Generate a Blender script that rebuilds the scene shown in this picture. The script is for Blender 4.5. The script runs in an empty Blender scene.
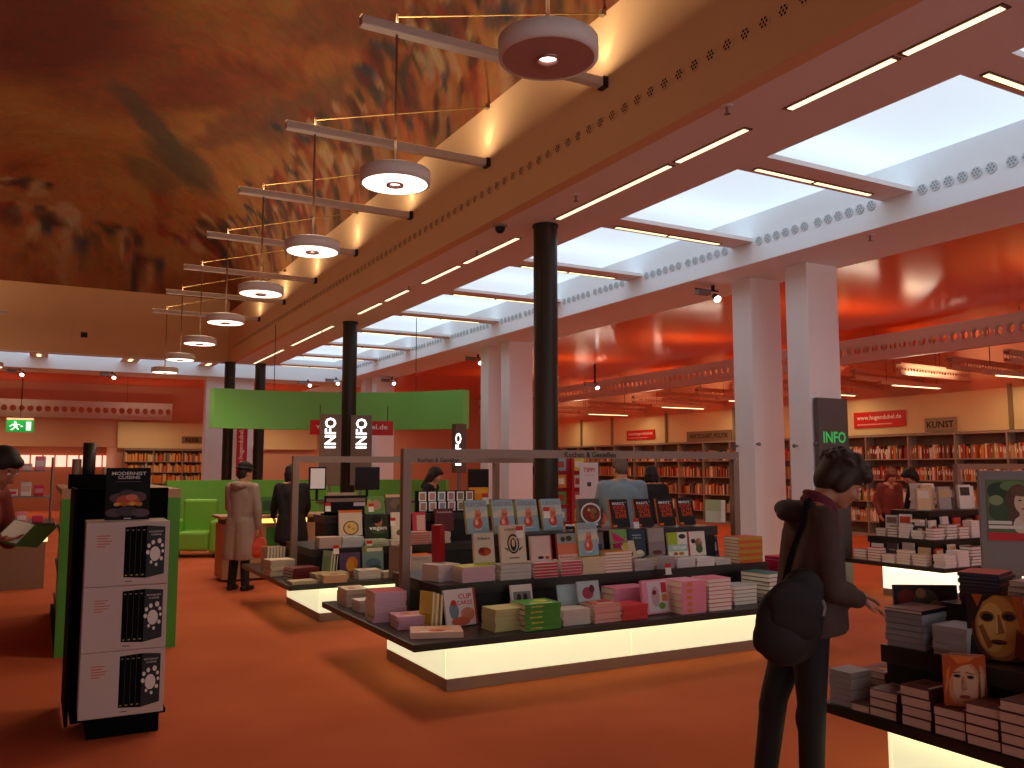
import bpy, bmesh, math, random
from mathutils import Vector, Matrix, noise
PI = math.pi
R = random.Random(7)
S = bpy.context.scene
COL = S.collection
# ---------------------------------------------------------------- camera
H = 1.62
PITCH, YAW, FPX = math.radians(5.5), math.radians(28.8), 860.0
cam_data = bpy.data.cameras.new('camera')
cam_data.sensor_fit = 'HORIZONTAL'; cam_data.sensor_width = 36.0
cam_data.lens = FPX / 1024 * 36.0
cam = bpy.data.objects.new('camera', cam_data); COL.objects.link(cam)
cam.location = (0, 0, H); cam.rotation_euler = (PI/2 + PITCH, 0, -YAW)
S.camera = cam
_sy, _cy, _sp, _cp = math.sin(YAW), math.cos(YAW), math.sin(PITCH), math.cos(PITCH)
FW = Vector((_sy*_cp, _cy*_cp, _sp)); RT = Vector((_cy, -_sy, 0)); UP = Vector((-_sy*_sp, -_cy*_sp, _cp))
EYE = Vector((0, 0, H))
def ray(px, py): return FW + RT*((px-512)/FPX) + UP*((384-py)/FPX)
def atz(px, py, z):
    r = ray(px, py); return EYE + r*((z-H)/r.z)
def aty(px, py, y):
    r = ray(px, py); return EYE + r*(y/r.y)
def atx(px, py, x):
    r = ray(px, py); return EYE + r*(x/r.x)
def atd(px, py, d): return EYE + ray(px, py)*d
def xat(px, y): return aty(px, 467, y).x
# ---------------------------------------------------------------- colour / view
S.view_settings.view_transform = 'Standard'; S.view_settings.look = 'None'
S.view_settings.gamma = 1.0; S.view_settings.use_curve_mapping = False
S.view_settings.exposure = 0.4
S.cycles.use_denoising = True
S.cycles.max_bounces = 8; S.cycles.diffuse_bounces = 5; S.cycles.glossy_bounces = 3
S.cycles.transparent_max_bounces = 12
S.cycles.sample_clamp_indirect = 4.0
S.cycles.caustics_reflective = False; S.cycles.caustics_refractive = False
w = bpy.data.worlds.new('world'); S.world = w; w.use_nodes = True
w.node_tree.nodes['Background'].inputs[0].default_value = (0.92, 0.95, 1.0, 1)
w.node_tree.nodes['Background'].inputs[1].default_value = 1.0
def lin(h):
    h = h.lstrip('#'); out = []
    for i in (0, 2, 4):
        c = int(h[i:i+2], 16)/255
        out.append(c/12.92 if c <= .04045 else ((c+.055)/1.055)**2.4)
    return tuple(out)
MC = {}
def M(h, rough=.55, metal=0.0, emit=0.0, var=.06, spec=.4, scale=14.0):
    """plain coloured material with a slight procedural mottling"""
    key = (h, rough, metal, emit, var, spec, scale)
    if key in MC: return MC[key]
    m = bpy.data.materials.new('mat_' + h.strip('#')); m.use_nodes = True
    nt = m.node_tree; b = nt.nodes['Principled BSDF']; c = lin(h)
    b.inputs['Roughness'].default_value = rough; b.inputs['Metallic'].default_value = metal
    b.inputs['Specular IOR Level'].default_value = spec
    if emit:
        b.inputs['Base Color'].default_value = (*c, 1)
        b.inputs['Emission Color'].default_value = (*c, 1); b.inputs['Emission Strength'].default_value = emit
    elif var:
        tc = nt.nodes.new('ShaderNodeTexCoord'); n = nt.nodes.new('ShaderNodeTexNoise')
        n.inputs['Scale'].default_value = scale; n.inputs['Detail'].default_value = 3
        mx = nt.nodes.new('ShaderNodeMix'); mx.data_type = 'RGBA'
        mx.inputs[6].default_value = (*[x*(1-var) for x in c], 1); mx.inputs[7].default_value = (*[min(1, x*(1+var)) for x in c], 1)
        nt.links.new(tc.outputs['Object'], n.inputs['Vector']); nt.links.new(n.outputs['Fac'], mx.inputs[0])
        nt.links.new(mx.outputs[2], b.inputs['Base Color'])
    else:
        b.inputs['Base Color'].default_value = (*c, 1)
    MC[key] = m
    return m
def E_(h, s): return M(h, .5, 0, s)
# ---------------------------------------------------------------- mesh builder
TEXT = {}
def text_geo(s):
    if s in TEXT: return TEXT[s]
    cu = bpy.data.curves.new('t', 'FONT'); cu.body = s; cu.resolution_u = 2; cu.size = 1; cu.offset = .018
    o = bpy.data.objects.new('t', cu); COL.objects.link(o)
    bpy.context.view_layer.update()
    me = bpy.data.meshes.new_from_object(o.evaluated_get(bpy.context.evaluated_depsgraph_get()))
    vs = [(v.co.x, v.co.y) for v in me.vertices]; fs = [tuple(p.vertices) for p in me.polygons]
    bpy.data.objects.remove(o); bpy.data.curves.remove(cu); bpy.data.meshes.remove(me)
    x0 = min(v[0] for v in vs); x1 = max(v[0] for v in vs); y0 = min(v[1] for v in vs); y1 = max(v[1] for v in vs)
    TEXT[s] = ([((x-x0)/(x1-x0), (y-y0)/(y1-y0)) for x, y in vs], fs, (x1-x0)/(y1-y0))
    return TEXT[s]
class MB:
    def __init__(s): s.v = []; s.f = []; s.m = []; s.mats = []
    def mi(s, m):
        if m not in s.mats: s.mats.append(m)
        return s.mats.index(m)
    def add(s, vs, fs, m):
        b = len(s.v); s.v += [tuple(v) for v in vs]; i = s.mi(m)
        for f in fs: s.f.append(tuple(b+k for k in f)); s.m.append(i)
        return s
    def box(s, x0, x1, y0, y1, z0, z1, m, T=None):
        vs = [Vector((x, y, z)) for z in (z0, z1) for y in (y0, y1) for x in (x0, x1)]
        if T: vs = [T @ v for v in vs]
        return s.add(vs, [(0, 2, 3, 1), (4, 5, 7, 6), (0, 1, 5, 4), (2, 6, 7, 3), (0, 4, 6, 2), (1, 3, 7, 5)], m)
    def rbox(s, x0, x1, y0, y1, z0, z1, r, m, T=None):
        """box with chamfered vertical and horizontal edges"""
        bm = bmesh.new(); bmesh.ops.create_cube(bm, size=1)
        for v in bm.verts: v.co = Vector(((x0+x1)/2+v.co.x*(x1-x0), (y0+y1)/2+v.co.y*(y1-y0), (z0+z1)/2+v.co.z*(z1-z0)))
        bmesh.ops.bevel(bm, geom=bm.edges[:], offset=r, segments=2, affect='EDGES', profile=.5)
        return s.bm(bm, m, T)
    def bm(s, bm, m, T=None):
        bm.verts.index_update()
        s.add([(T @ v.co) if T else v.co.copy() for v in bm.verts], [[v.index for v in f.verts] for f in bm.faces], m); bm.free(); return s
    def tube(s, p0, p1, r, m, n=10, r1=None, cap=True):
        p0 = Vector(p0); p1 = Vector(p1); d = (p1-p0).normalized(); r1 = r if r1 is None else r1
        a = d.orthogonal().normalized(); b = d.cross(a)
        vs = [p + (a*math.cos(2*PI*k/n)+b*math.sin(2*PI*k/n))*q for p, q in ((p0, r), (p1, r1)) for k in range(n)]
        fs = [(k, (k+1) % n, n+(k+1) % n, n+k) for k in range(n)]
        if cap: fs += [tuple(range(n-1, -1, -1)), tuple(range(n, 2*n))]
        return s.add(vs, fs, m)
    def path(s, pts, r, m, n=6):
        for a, b in zip(pts, pts[1:]): s.tube(a, b, r, m, n)
        return s
    def lathe(s, prof, c, m, n=32, T=None):
        c = Vector(c); vs = []
        for r, z in prof:
            for k in range(n):
                v = Vector((r*math.cos(2*PI*k/n), r*math.sin(2*PI*k/n), z)); vs.append(c + ((T @ v) if T else v))
        fs = [(i*n+k, i*n+(k+1) % n, (i+1)*n+(k+1) % n, (i+1)*n+k) for i in range(len(prof)-1) for k in range(n)]
        return s.add(vs, fs, m)
    def disc(s, c, r, m, n=24, axis='z', r2=None):
        c = Vector(c); r2 = r2 or r; vs = []
        for k in range(n):
            a, b = r*math.cos(2*PI*k/n), r2*math.sin(2*PI*k/n)
            vs.append(c + Vector({'z': (a, b, 0), 'y': (a, 0, b), 'x': (0, a, b)}[axis]))
        return s.add(vs, [tuple(range(n))], m)
    def ell(s, c, rx, ry, rz, m, T=None, u=12, w=8):
        bm = bmesh.new(); bmesh.ops.create_uvsphere(bm, u_segments=u, v_segments=w, radius=1)
        for v in bm.verts: v.co = Vector((v.co.x*rx, v.co.y*ry, v.co.z*rz))
        if T: bmesh.ops.transform(bm, matrix=T, verts=bm.verts)
        bmesh.ops.translate(bm, vec=Vector(c), verts=bm.verts)
        return s.bm(bm, m)
    def prism(s, pts, y0, y1, m, T=None):
        """xz outline extruded along y"""
        n = len(pts); vs = [Vector((x, y, z)) for y in (y0, y1) for x, z in pts]
        if T: vs = [T @ v for v in vs]
        return s.add(vs, [tuple(range(n)), tuple(range(2*n-1, n-1, -1))] + [(k, n+k, n+(k+1) % n, (k+1) % n) for k in range(n)], m)
    def text(s, t, o, ux, uz, m, w=None, h=None):
        """lettering with its lower-left corner at o, running along ux, upright along uz"""
        vs, fs, asp = text_geo(t); ux = Vector(ux); uz = Vector(uz); o = Vector(o)
        if w is None: w = h*asp
        if h is None: h = w/asp
        return s.add([o+ux*(a*w)+uz*(b*h) for a, b in vs], fs, m)
    def mesh(s, name):
        me = bpy.data.meshes.new(name); me.from_pydata(s.v, [], s.f)
        for m in s.mats: me.materials.append(m)
        me.polygons.foreach_set('material_index', s.m); me.update()
        return me
    def build(s, name, parent=None, smooth=False, loc=None, rot=None, fix=True):
        me = s.mesh(name)
        if fix:
            b = bmesh.new(); b.from_mesh(me); bmesh.ops.recalc_face_normals(b, faces=b.faces); b.to_mesh(me); b.free()
        if smooth: me.polygons.foreach_set('use_smooth', [True]*len(me.polygons))
        return link(name, me, parent, loc, rot)
def link(name, me, parent=None, loc=None, rot=None):
    o = bpy.data.objects.new(name, me); COL.objects.link(o)
    if parent is not None: o.parent = parent
    if loc is not None: o.location = loc
    if rot is not None: o.rotation_euler = rot
    return o
SEEN = {}
def tag(o, label, cat, group=None, kind=None):
    o['label'] = label; o['category'] = cat
    n = len(label.split())
    if not 4 <= n <= 16: print('LABEL LENGTH', n, label)
    if label in SEEN: print('LABEL TWICE', label)
    SEEN[label] = 1
    if group: o['group'] = group
    if kind: o['kind'] = kind
    return o
def thing(name, label, cat, loc=(0, 0, 0), rz=0, group=None):
    o = bpy.data.objects.new(name, None); COL.objects.link(o); o.location = loc; o.rotation_euler = (0, 0, rz)
    return tag(o, label, cat, group)
def struct(name, mb, parent=None, **k):
    o = mb.build(name, parent, **k)
    if parent is None: o['kind'] = 'structure'
    return o
ORD = ['top', 'second', 'third', 'fourth', 'fifth', 'sixth', 'seventh', 'eighth', 'ninth', 'tenth', 'eleventh', 'twelfth', 'thirteenth']
NTH = ['first', 'second', 'third', 'fourth', 'fifth', 'sixth', 'seventh', 'eighth', 'ninth', 'tenth', 'eleventh', 'twelfth']
# ================================================================ setting
X1, SOF, XI, XO = 4.75, 4.63, 6.10, 8.29      # nave wall, soffit height, skylight inner / outer line
YB, ZB, XB2, XR, YW = 25.84, 4.34, 9.54, 17.4, 31.5
XL, YR = -3.39, -6.0
WHITE = M('#f8f5f4', .7, var=.02); SOFM = M('#efe6e2', .8, var=.02); TAN = M('#e2b88a', .75, var=.04, scale=2)
CREAM = M('#e6cf98', .6, var=.03); DARK = M('#1c1614', .45); GREYM = M('#857a76', .45, .3); BLACK = M('#0c0b0b', .5)
def carpet():
    m = bpy.data.materials.new('carpet'); m.use_nodes = True; nt = m.node_tree; b = nt.nodes['Principled BSDF']
    b.inputs['Roughness'].default_value = .95; b.inputs['Specular IOR Level'].default_value = .05
    tc = nt.nodes.new('ShaderNodeTexCoord'); n1 = nt.nodes.new('ShaderNodeTexNoise'); n2 = nt.nodes.new('ShaderNodeTexNoise')
    n1.inputs['Scale'].default_value = 260; n2.inputs['Scale'].default_value = .9; n2.inputs['Detail'].default_value = 4
    ad = nt.nodes.new('ShaderNodeMath'); ad.operation = 'MULTIPLY_ADD'; ad.inputs[1].default_value = .45
    rp = nt.nodes.new('ShaderNodeValToRGB'); rp.color_ramp.elements[0].position = .3; rp.color_ramp.elements[1].position = 1.0
    rp.color_ramp.elements[0].color = (.42, .088, .036, 1); rp.color_ramp.elements[1].color = (.62, .145, .058, 1)
    bp = nt.nodes.new('ShaderNodeBump'); bp.inputs['Strength'].default_value = .35; bp.inputs['Distance'].default_value = .004
    L = nt.links.new
    for n in (n1, n2): L(tc.outputs['Object'], n.inputs['Vector'])
    L(n1.outputs['Fac'], ad.inputs[0]); L(n2.outputs['Fac'], ad.inputs[2]); L(ad.outputs[0], rp.inputs[0]); L(rp.outputs[0], b.inputs['Base Color'])
    L(n1.outputs['Fac'], bp.inputs['Height']); L(bp.outputs[0], b.inputs['Normal'])
    return m
struct('floor', MB().box(-8, XR+.2, YR, YW+6, -.1, 0, carpet()))
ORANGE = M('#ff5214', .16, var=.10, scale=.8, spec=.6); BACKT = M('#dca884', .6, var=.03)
struct('wall_right', MB().box(XR, XR+.2, YR, YW+6, 0, 4.5, M('#e0b088', .5, var=.03)))
b = MB()
b.box(2.3, XR, YW, YW+.2, 0, ZB+.2, BACKT); b.box(-8, 2.3, YW, YW+.2, 2.27, ZB+.2, BACKT)
struct('wall_back', b)
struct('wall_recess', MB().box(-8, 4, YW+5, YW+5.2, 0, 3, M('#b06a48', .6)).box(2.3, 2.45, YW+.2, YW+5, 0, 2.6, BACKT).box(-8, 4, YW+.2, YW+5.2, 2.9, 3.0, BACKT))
struct('wall_left', MB().box(-8.2, -8, YR, YW+5, 0, SOF, BACKT))
struct('wall_rear', MB().box(-8.2, XR, YR-.2, YR, 3.6, 9.3, BACKT).box(-8.2, XR, YR-.2, YR, 0, .5, BACKT).box(-8.2, -6.5, YR-.2, YR, .5, 3.6, BACKT))  # unseen rear wall, opening added so world light fills the hall
struct('ceiling_soffit', MB().box(X1+.15, XI, YR, YB, SOF, SOF+.18, SOFM).box(-8, XL, YR, YB, SOF, SOF+.18, SOFM))
# nave wall with its row of round vents
b = MB().box(X1, X1+.15, YR, YB+.15, SOF, 6.13, TAN)
struct('wall_nave', b)
b = MB().box(-8, X1, YB, YB+.15, SOF, 6.6, TAN).box(XL-.15, XL, YR, YB, SOF+.18, 6.2, TAN)
b.box(-8, X1, YB-.02, YB, SOF, SOF+.03, SOFM)
struct('wall_nave_back', b)
VENT = M('#5a3c28', .7); HOLE = M('#140c08', .9)
def vent(y, mfr, mh, x, z, r, side):
    b = MB(); e = .012*side
    b.lathe([(r*.0, .012), (r, .012), (r, 0)], (0, 0, 0), mfr, 14, Matrix.Rotation(PI/2*side, 3, 'Y'))
    for k in range(7):
        a = k*PI/3; q = r*.58 if k else 0
        b.disc((e*1.3, q*math.cos(a), q*math.sin(a)), r*.2, mh, 8, 'x')
    return b.mesh('ceiling_vent')
vm = vent(0, TAN, HOLE, 0, 0, .058, -1)
k = 0; y = 4.2
while y < 25:
    o = link('ceiling_vent', vm, None, (X1-.001, y, 5.02))
    tag(o, f'round perforated vent in the tan cornice, {k+1} places from the near end', 'vent', 'vents in the tan cornice'); o.name = 'wall_vent'
    y += .2; k += 1
# skylight ring
SKY = E_('#cfe4f2', .74)
b = MB().box(XI, XO, YR, 27.0, 5.0, 5.05, SKY).box(-8, XI, YB+.15, 27.0, 5.0, 5.05, SKY)
struct('window_skylight', b)
WHB = M('#f4f6f8', .7, var=.02)
b = MB().box(XO, XB2, YR, YW, ZB, 5.05, WHB).box(-8, XO, 27.0, 28.3, ZB, 5.05, WHB)
b.box(XI, XI+.04, YR, YB+.15, SOF+.18, 5.05, WHB).box(-8, XI, YB+.15, YB+.19, SOF, 5.05, WHB)
struct('trim_skylight', b)
struct('ceiling_aisle', MB().box(XB2, XR, YR, YW, ZB, ZB+.1, ORANGE).box(-8, XO, 28.3, YW, ZB, ZB+.1, ORANGE))
vm2 = vent(0, M('#d5d8da', .6), M('#98a0a6', .8), 0, 0, .06, -1)
CB = [3.72 + 2.42*i for i in range(10)]
LAMP = E_('#ffdfa8', 1.6)
for i, y in enumerate(CB):
    struct(f'trim_{i+1}', MB().box(XI, XO, y-.2, y+.2, SOF, SOF+.05, SOFM), None)
    bk = ['by the front edge of the picture', 'above the pair of near white pillars'][0]
    for j, (a, c) in enumerate(((6.25, 7.05), (7.1, 7.95))):
        b = MB().box(a-.02, c+.02, y+.05, y+.13, SOF-.012, SOF+.01, M('#6b4a3c', .6)); b.box(a, c, y+.065, y+.115, SOF-.016, SOF-.008, LAMP)
        tag(b.build('strip_light'), f'{["inner","outer"][j]} strip light on the {NTH[i]} skylight crossbeam from the near end', 'light', 'strip lights on the skylight crossbeams')
    if i < 9:
        for q in range(12):
            yy = y + .34 + q*.155 + (.06 if q > 5 else 0)
            o = link('wall_vent', vm2, None, (XO-.001, yy, 4.62))
            tag(o, f'white round vent {q+1} in skylight bay {NTH[i]} from the near end', 'vent', 'white vents along the skylight band')
for i in range(3):
    x = -1.6 + 2.35*i
    c = aty((22, 117, 158)[i]*1.0 if i < 2 else 205, 355, YB+.6).x
    c = (xat(33, 26.4), xat(126, 26.4), xat(205, 26.4))[i]
    struct(f'trim_back_{i+1}', MB().box(c-.22, c+.22, YB+.19, 27.0, SOF, SOF+.05, SOFM))
    b = MB().box(c-.05, c+.05, YB+.3, YB+.8, SOF-.015, SOF-.002, LAMP)
    tag(b.build('strip_light'), f'short strip light on the {["left","middle","right"][i]} crossbeam of the back skylight', 'light', 'strip lights over the back wall')
# recessed line lights in the soffit
seg = [((997, 0), (888, 50)), ((884, 52), (775, 106)), ((738, 125), (665, 160)), ((660, 162), (550, 218)), ((517, 237), (462, 263)), ((458, 265), (421, 283)), ((410, 290), (388, 301)), ((385, 303), (362, 314)), ((339, 326), (300, 346)), ((294, 350), (265, 364))]
for i, (p, q) in enumerate(seg):
    y0 = atz(*p, SOF).y; y1 = atz(*q, SOF).y
    b = MB().box(5.37, 5.47, y0, y1, SOF-.008, SOF+.004, M('#5c4034', .6)); b.box(5.39, 5.45, y0+.03, y1-.03, SOF-.014, SOF-.006, E_('#ffd9b0', 1.5))
    tag(b.build('strip_light'), f'{NTH[i]} recessed line light along the soffit counting from the near end', 'light', 'line lights along the soffit')
# dark round columns
for i, (cx, cy, d) in enumerate(((5.44, 9.03, .15), (5.6, 17.2, .15), (5.62, 25.55, .15), (xat(227, 25.55), 25.55, .15))):
    b = MB().lathe([(d, 0), (d, SOF)], (cx, cy, 0), M('#33291f', .38, .25, var=.05), 28).lathe([(d+.012, SOF-.03), (d+.012, SOF)], (cx, cy, 0), DARK, 28)
    struct(f'column_{i+1}', b, smooth=True)
# white pillar pairs
k = 1
for y0 in (7.97, 9.0, 16.23, 17.22, 24.6, 25.6):
    struct(f'pillar_{k}', MB().rbox(8.85, 9.44, y0, y0+.38, 0, ZB, .012, WHITE)); k += 1
for x0, x1 in ((4.4, 5.0), (5.2, 5.82)):
    struct(f'pillar_{k}', MB().rbox(x0, x1, 27.3, 27.7, 0, ZB, .012, WHITE)); k += 1
struct('wall_partition', MB().box(xat(365, 27), xat(395, 27), 27.3, 27.6, 0, ZB, M('#f0b98c', .7)))
# fresco vault
def vault():
    nx, ny = 150, 300; xc = (X1+XL)/2; hw = (X1-XL)/2; vs = []; cols = []
    P = lambda h: Vector(lin(h))
    base = [P('#c06426'), P('#ac4c1e'), P('#c98044'), P('#96381e'), P('#d29452')]
    blobs = []
    def bl(x, y, rx, ry, a, h, w=1.0): blobs.append((x, y, rx, ry, math.cos(a), math.sin(a), P(h), w))
    bl(1.5, 20, 3.2, 3.5, 0, '#c98a3e', .5); bl(.9, 17, 1.6, 3, 0, '#8c2a14', .6); bl(-.4, 16.2, 1.5, 2.2, .2, '#74200f', .75); bl(2.6, 16.5, .5, 2.4, .4, '#8a2c18', .55)
    bl(1.9, 19.6, .35, 1.9, -.5, '#5e5040', .8); bl(2.7, 21.2, .8, 1.5, -.3, '#665238', .85); bl(2.2, 23.0, .6, .9, -.6, '#6c5a40', .6)
    bl(3.2, 17.5, .3, 2.2, .2, '#7c3a28', .6); bl(3.9, 15, .25, 2.6, .1, '#6a4a3a', .6); bl(2.0, 13, 1.1, 2.5, .2, '#b97c38', .5); bl(3.6, 12, .35, 1.6, .3, '#74362c', .55)
    r2 = random.Random(3)
    fig = ['#d9a070', '#7d2a1c', '#3c4452', '#5c3a28', '#c77a44', '#a8381e', '#4c4430', '#e0b080', '#2e2420']
    def figure(x, y, s, along):       # a loose painted cluster of robe, torso and limb strokes
        for q in range(9):
            a = r2.uniform(0, PI); dx, dy = r2.gauss(0, .34)*s*(.6 if along else 1), r2.gauss(0, .42)*s*(1 if along else .5)
            a = r2.uniform(-.35, .35); u1, u2 = r2.uniform(.08, .22)*s, r2.uniform(.14, .34)*s
            bl(x+dx, y+dy, u1*(.75 if along else 1.25), u2*(1 if along else .55), a, r2.choice(fig), r2.uniform(.6, .95))
    for x, y, s in ((-1.6, 24.7, 1.2), (-.9, 24.9, 1.1), (-.2, 25.1, 1.1), (.5, 25.4, .9), (1.1, 25.45, .9), (1.9, 25.5, .9), (2.6, 25.6, .8), (3.9, 24.4, 1.3), (3.6, 24.9, 1.1), (4.2, 23.6, 1.2), (-1.2, 24.3, 1.2), (-.4, 24.6, 1.2), (.3, 25.0, 1.1), (3.75, 24.7, 1.1)): figure(x, y, s, 0)
    yy = 22.5
    while yy > 2:
        figure(4.62+r2.uniform(-.12, .08), yy, .55, 1); figure(4.3+r2.uniform(-.2, .2), yy+.4, .7, 1); yy -= .62
    for x, y in ((-2.6, 22), (-2.8, 19), (-3, 16), (-2.9, 12)): figure(x, y, 1, 0)
    for j in range(ny+1):
        y = YR + (YB-YR)*j/ny
        for i in range(nx+1):
            t = i/nx*PI; x = xc - hw*math.cos(t)
            ef = min(1, max(0, (YB-y)/3.6)); e2 = math.sqrt(max(0, 1-(1-ef)**2))
            z = 6.13 + .36*max(0, 1-(YB-y)/6) * (1-max(0, math.cos(t))*-1*0) * (1 if x < 4.7 else .9) + 3.0*math.sin(t)*e2
            if i in (0, nx): z = 6.13
            vs.append((x, y, z))
            p = Vector((x*.35, y*.22, z*.3)); wv = noise.noise_vector(p*1.3)
            n1 = .5+.5*noise.fractal(p*1.1+wv*.8, 1.0, 2.0, 5); n2 = .5+.5*noise.fractal(p*2.7+wv*1.4+Vector((9, 3, 1)), .9, 2.1, 5)
            c = base[0].lerp(base[2], min(1, max(0, n1*1.5-.3))); c = c.lerp(base[3], max(0, min(.8, (n2-.55)*2.4))); c = c.lerp(base[4], max(0, min(.5, (.42-n2)*2)))
            q = noise.noise_vector(Vector((x*2.2, y*2.2, z*2)))*.14
            for bx, by, rx, ry, ca, sa, h, wt in blobs:
                dx, dy = x+q.x-bx, y+q.y-by
                if abs(dx) > 4 or abs(dy) > 4: continue
                u, v = (dx*ca+dy*sa)/rx, (-dx*sa+dy*ca)/ry; d = u*u+v*v
                if d < 2: c = c.lerp(h, wt*max(0, min(1, 1.5-d)))
            cols.append((*c, 1))
    fs = [(j*(nx+1)+i, j*(nx+1)+i+1, (j+1)*(nx+1)+i+1, (j+1)*(nx+1)+i) for j in range(ny) for i in range(nx)]
    me = bpy.data.meshes.new('ceiling_vault'); me.from_pydata(vs, [], fs)
    at = me.color_attributes.new('fresco', 'FLOAT_COLOR', 'POINT')
    at.data.foreach_set('color', [c for q in cols for c in q])
    m = bpy.data.materials.new('fresco'); m.use_nodes = True; nt = m.node_tree; bs = nt.nodes['Principled BSDF']; bs.inputs['Roughness'].default_value = .85
    an = nt.nodes.new('ShaderNodeVertexColor'); an.layer_name = 'fresco'
    n = nt.nodes.new('ShaderNodeTexNoise'); n.inputs['Scale'].default_value = 3.5; n.inputs['Detail'].default_value = 9; n.inputs['Distortion'].default_value = 1.2
    tc = nt.nodes.new('ShaderNodeTexCoord'); nt.links.new(tc.outputs['Object'], n.inputs['Vector'])
    mx = nt.nodes.new('ShaderNodeMix'); mx.data_type = 'RGBA'; mx.blend_type = 'OVERLAY'; mx.inputs[0].default_value = .55
    nt.links.new(an.outputs['Color'], mx.inputs[6]); nt.links.new(n.outputs['Color'], mx.inputs[7])
    hs = nt.nodes.new('ShaderNodeHueSaturation'); hs.inputs['Saturation'].default_value = 1.0; hs.inputs['Value'].default_value = .5
    nt.links.new(mx.outputs[2], hs.inputs['Color']); nt.links.new(hs.outputs[0], bs.inputs['Base Color'])
    me.materials.append(m); me.polygons.foreach_set('use_smooth', [True]*len(me.polygons)); me.update()
    o = link('ceiling_vault', me); o['kind'] = 'structure'
    b = MB().box(XL-.2, X1+.2, YR, YB+.2, 9.75, 9.8, BACKT); struct('roof', b)
vault()
# ================================================================ ceiling fittings
LX, LZ = 2.56, 4.10
def pendant(x, y, i, side, lit=True):
    where = f'{NTH[i]} round pendant lamp from the near end of the right row' if side > 0 else 'round pendant lamp alone at the left edge below the vault'
    t = thing('pendant_lamp', where + (', its ring unlit' if not lit else ''), 'lamp', (x, y, LZ-.027*i), 0, 'round pendant lamps under the vault')
    r = .30; zb = 5.4-.012*i
    MB().lathe([(0, .07), (r-.05, .07), (r, .05), (r, -.055), (r-.025, -.06)], (0, 0, 0), M('#f0e8e2', .5), 40).build('lamp_housing', t, True)
    MB().lathe([(r-.025, -.058), (.075, -.058)], (0, 0, 0), E_('#fff0d8', 2.4) if lit else M('#c09a92', .5), 40).build('diffuser', t)
    b = MB().lathe([(.075, -.058), (.075, -.075), (.06, -.075), (.052, -.05)], (0, 0, 0), M('#b08078', .3, .5), 24); b.build('bulb_ring', t, True)
    MB().lathe([(.052, -.05), (0, -.047)], (0, 0, 0), E_('#fff2e0', 6.0), 20).build('bulb', t)
    b = MB().tube((0, 0, .06), (0, 0, zb-LZ+.027*i-.047), .012, M('#8a6a54', .4, .5), 8); b.build('suspension_rod', t)
    # light leaving the diffuser downward
    ld = bpy.data.lights.new('lamp_light', 'SPOT'); ld.energy = 92 if lit else 12; ld.color = (1, .80, .56); ld.spot_size = math.radians(150 if lit else 60); ld.spot_blend = .6; ld.shadow_soft_size = .45
    lo = bpy.data.objects.new('lamp_light', ld); COL.objects.link(lo); lo.parent = t; lo.location = (0, 0, -.09)
    gd = bpy.data.lights.new('lamp_top_fill', 'POINT'); gd.energy = 6.5 if lit else 2.5; gd.color = (1, .80, .56); gd.shadow_soft_size = .2  # point fill added above the housing to brighten cornice wall and vault
    go = bpy.data.objects.new('lamp_top_fill', gd); COL.objects.link(go); go.parent = t; go.location = (0, 0, .34)
    # bracket
    k = 'row' if side > 0 else 'left'
    bt = thing('lamp_bracket', (f'long grey wall bracket carrying the {NTH[i]} lamp of the right row' if side > 0 else 'grey wall bracket carrying the lone lamp at the left edge'), 'bracket', (x, y, zb), 0, 'wall brackets of the lamps')
    xe = X1-.004-x if side > 0 else XL+.02-x
    x0 = -.33*side
    MB().rbox(min(x0, xe-.05*side), max(x0, xe-.05*side), -.05, .05, -.045, .045, .012, M('#cdbfb6', .5)).build('arm', bt)
    MB().box(min(xe, xe-.05*side), max(xe, xe-.05*side), -.055, .055, -.055, .055, DARK).build('end_cap', bt)
    MB().tube((0, 0, .045), (0, 0, .15), .012, M('#8a6a54', .4, .5), 8).build('mast', bt)
    MB().box(min(x0, xe-.3*side), max(x0, xe-.3*side), -.03, .03, .045, .05, E_('#ffc890', .5)).build('uplight_strip', bt)
    ld = bpy.data.lights.new('uplight', 'AREA'); ld.shape = 'RECTANGLE'; ld.size = 2.1; ld.size_y = .06; ld.energy = 23 if y < 24 else 9; ld.color = (1, .78, .52)
    lo = bpy.data.objects.new('uplight', ld); COL.objects.link(lo); lo.parent = bt; lo.location = ((x0+xe)/2, 0, .06); lo.rotation_euler = (PI, 0, 0)
    MB().tube((0, 0, .12), (xe, 0, .73), .007, M('#8a6a3c', .45, .5), 6).build('tension_wire', bt)
    b = MB().box(xe-.05*side if side > 0 else xe, xe if side > 0 else xe+.05, -.03, .03, .70, .76, M('#7a6048', .5)); b.build('wire_hook', bt)
    ld = bpy.data.lights.new('bracket_light', 'SPOT'); ld.energy = 7; ld.color = (1, .8, .5); ld.spot_size = math.radians(70); ld.spot_blend = 1; ld.shadow_soft_size = .03
    lo = bpy.data.objects.new('bracket_light', ld); COL.objects.link(lo); lo.parent = bt; lo.location = (xe-.16*side, 0, .1); lo.rotation_euler = (PI, .35*side, 0)
for i in range(8): pendant(LX, 4.21+2.515*i, i, 1, i > 0)
pendant(-1.13, 24.33, 0, -1)
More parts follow.
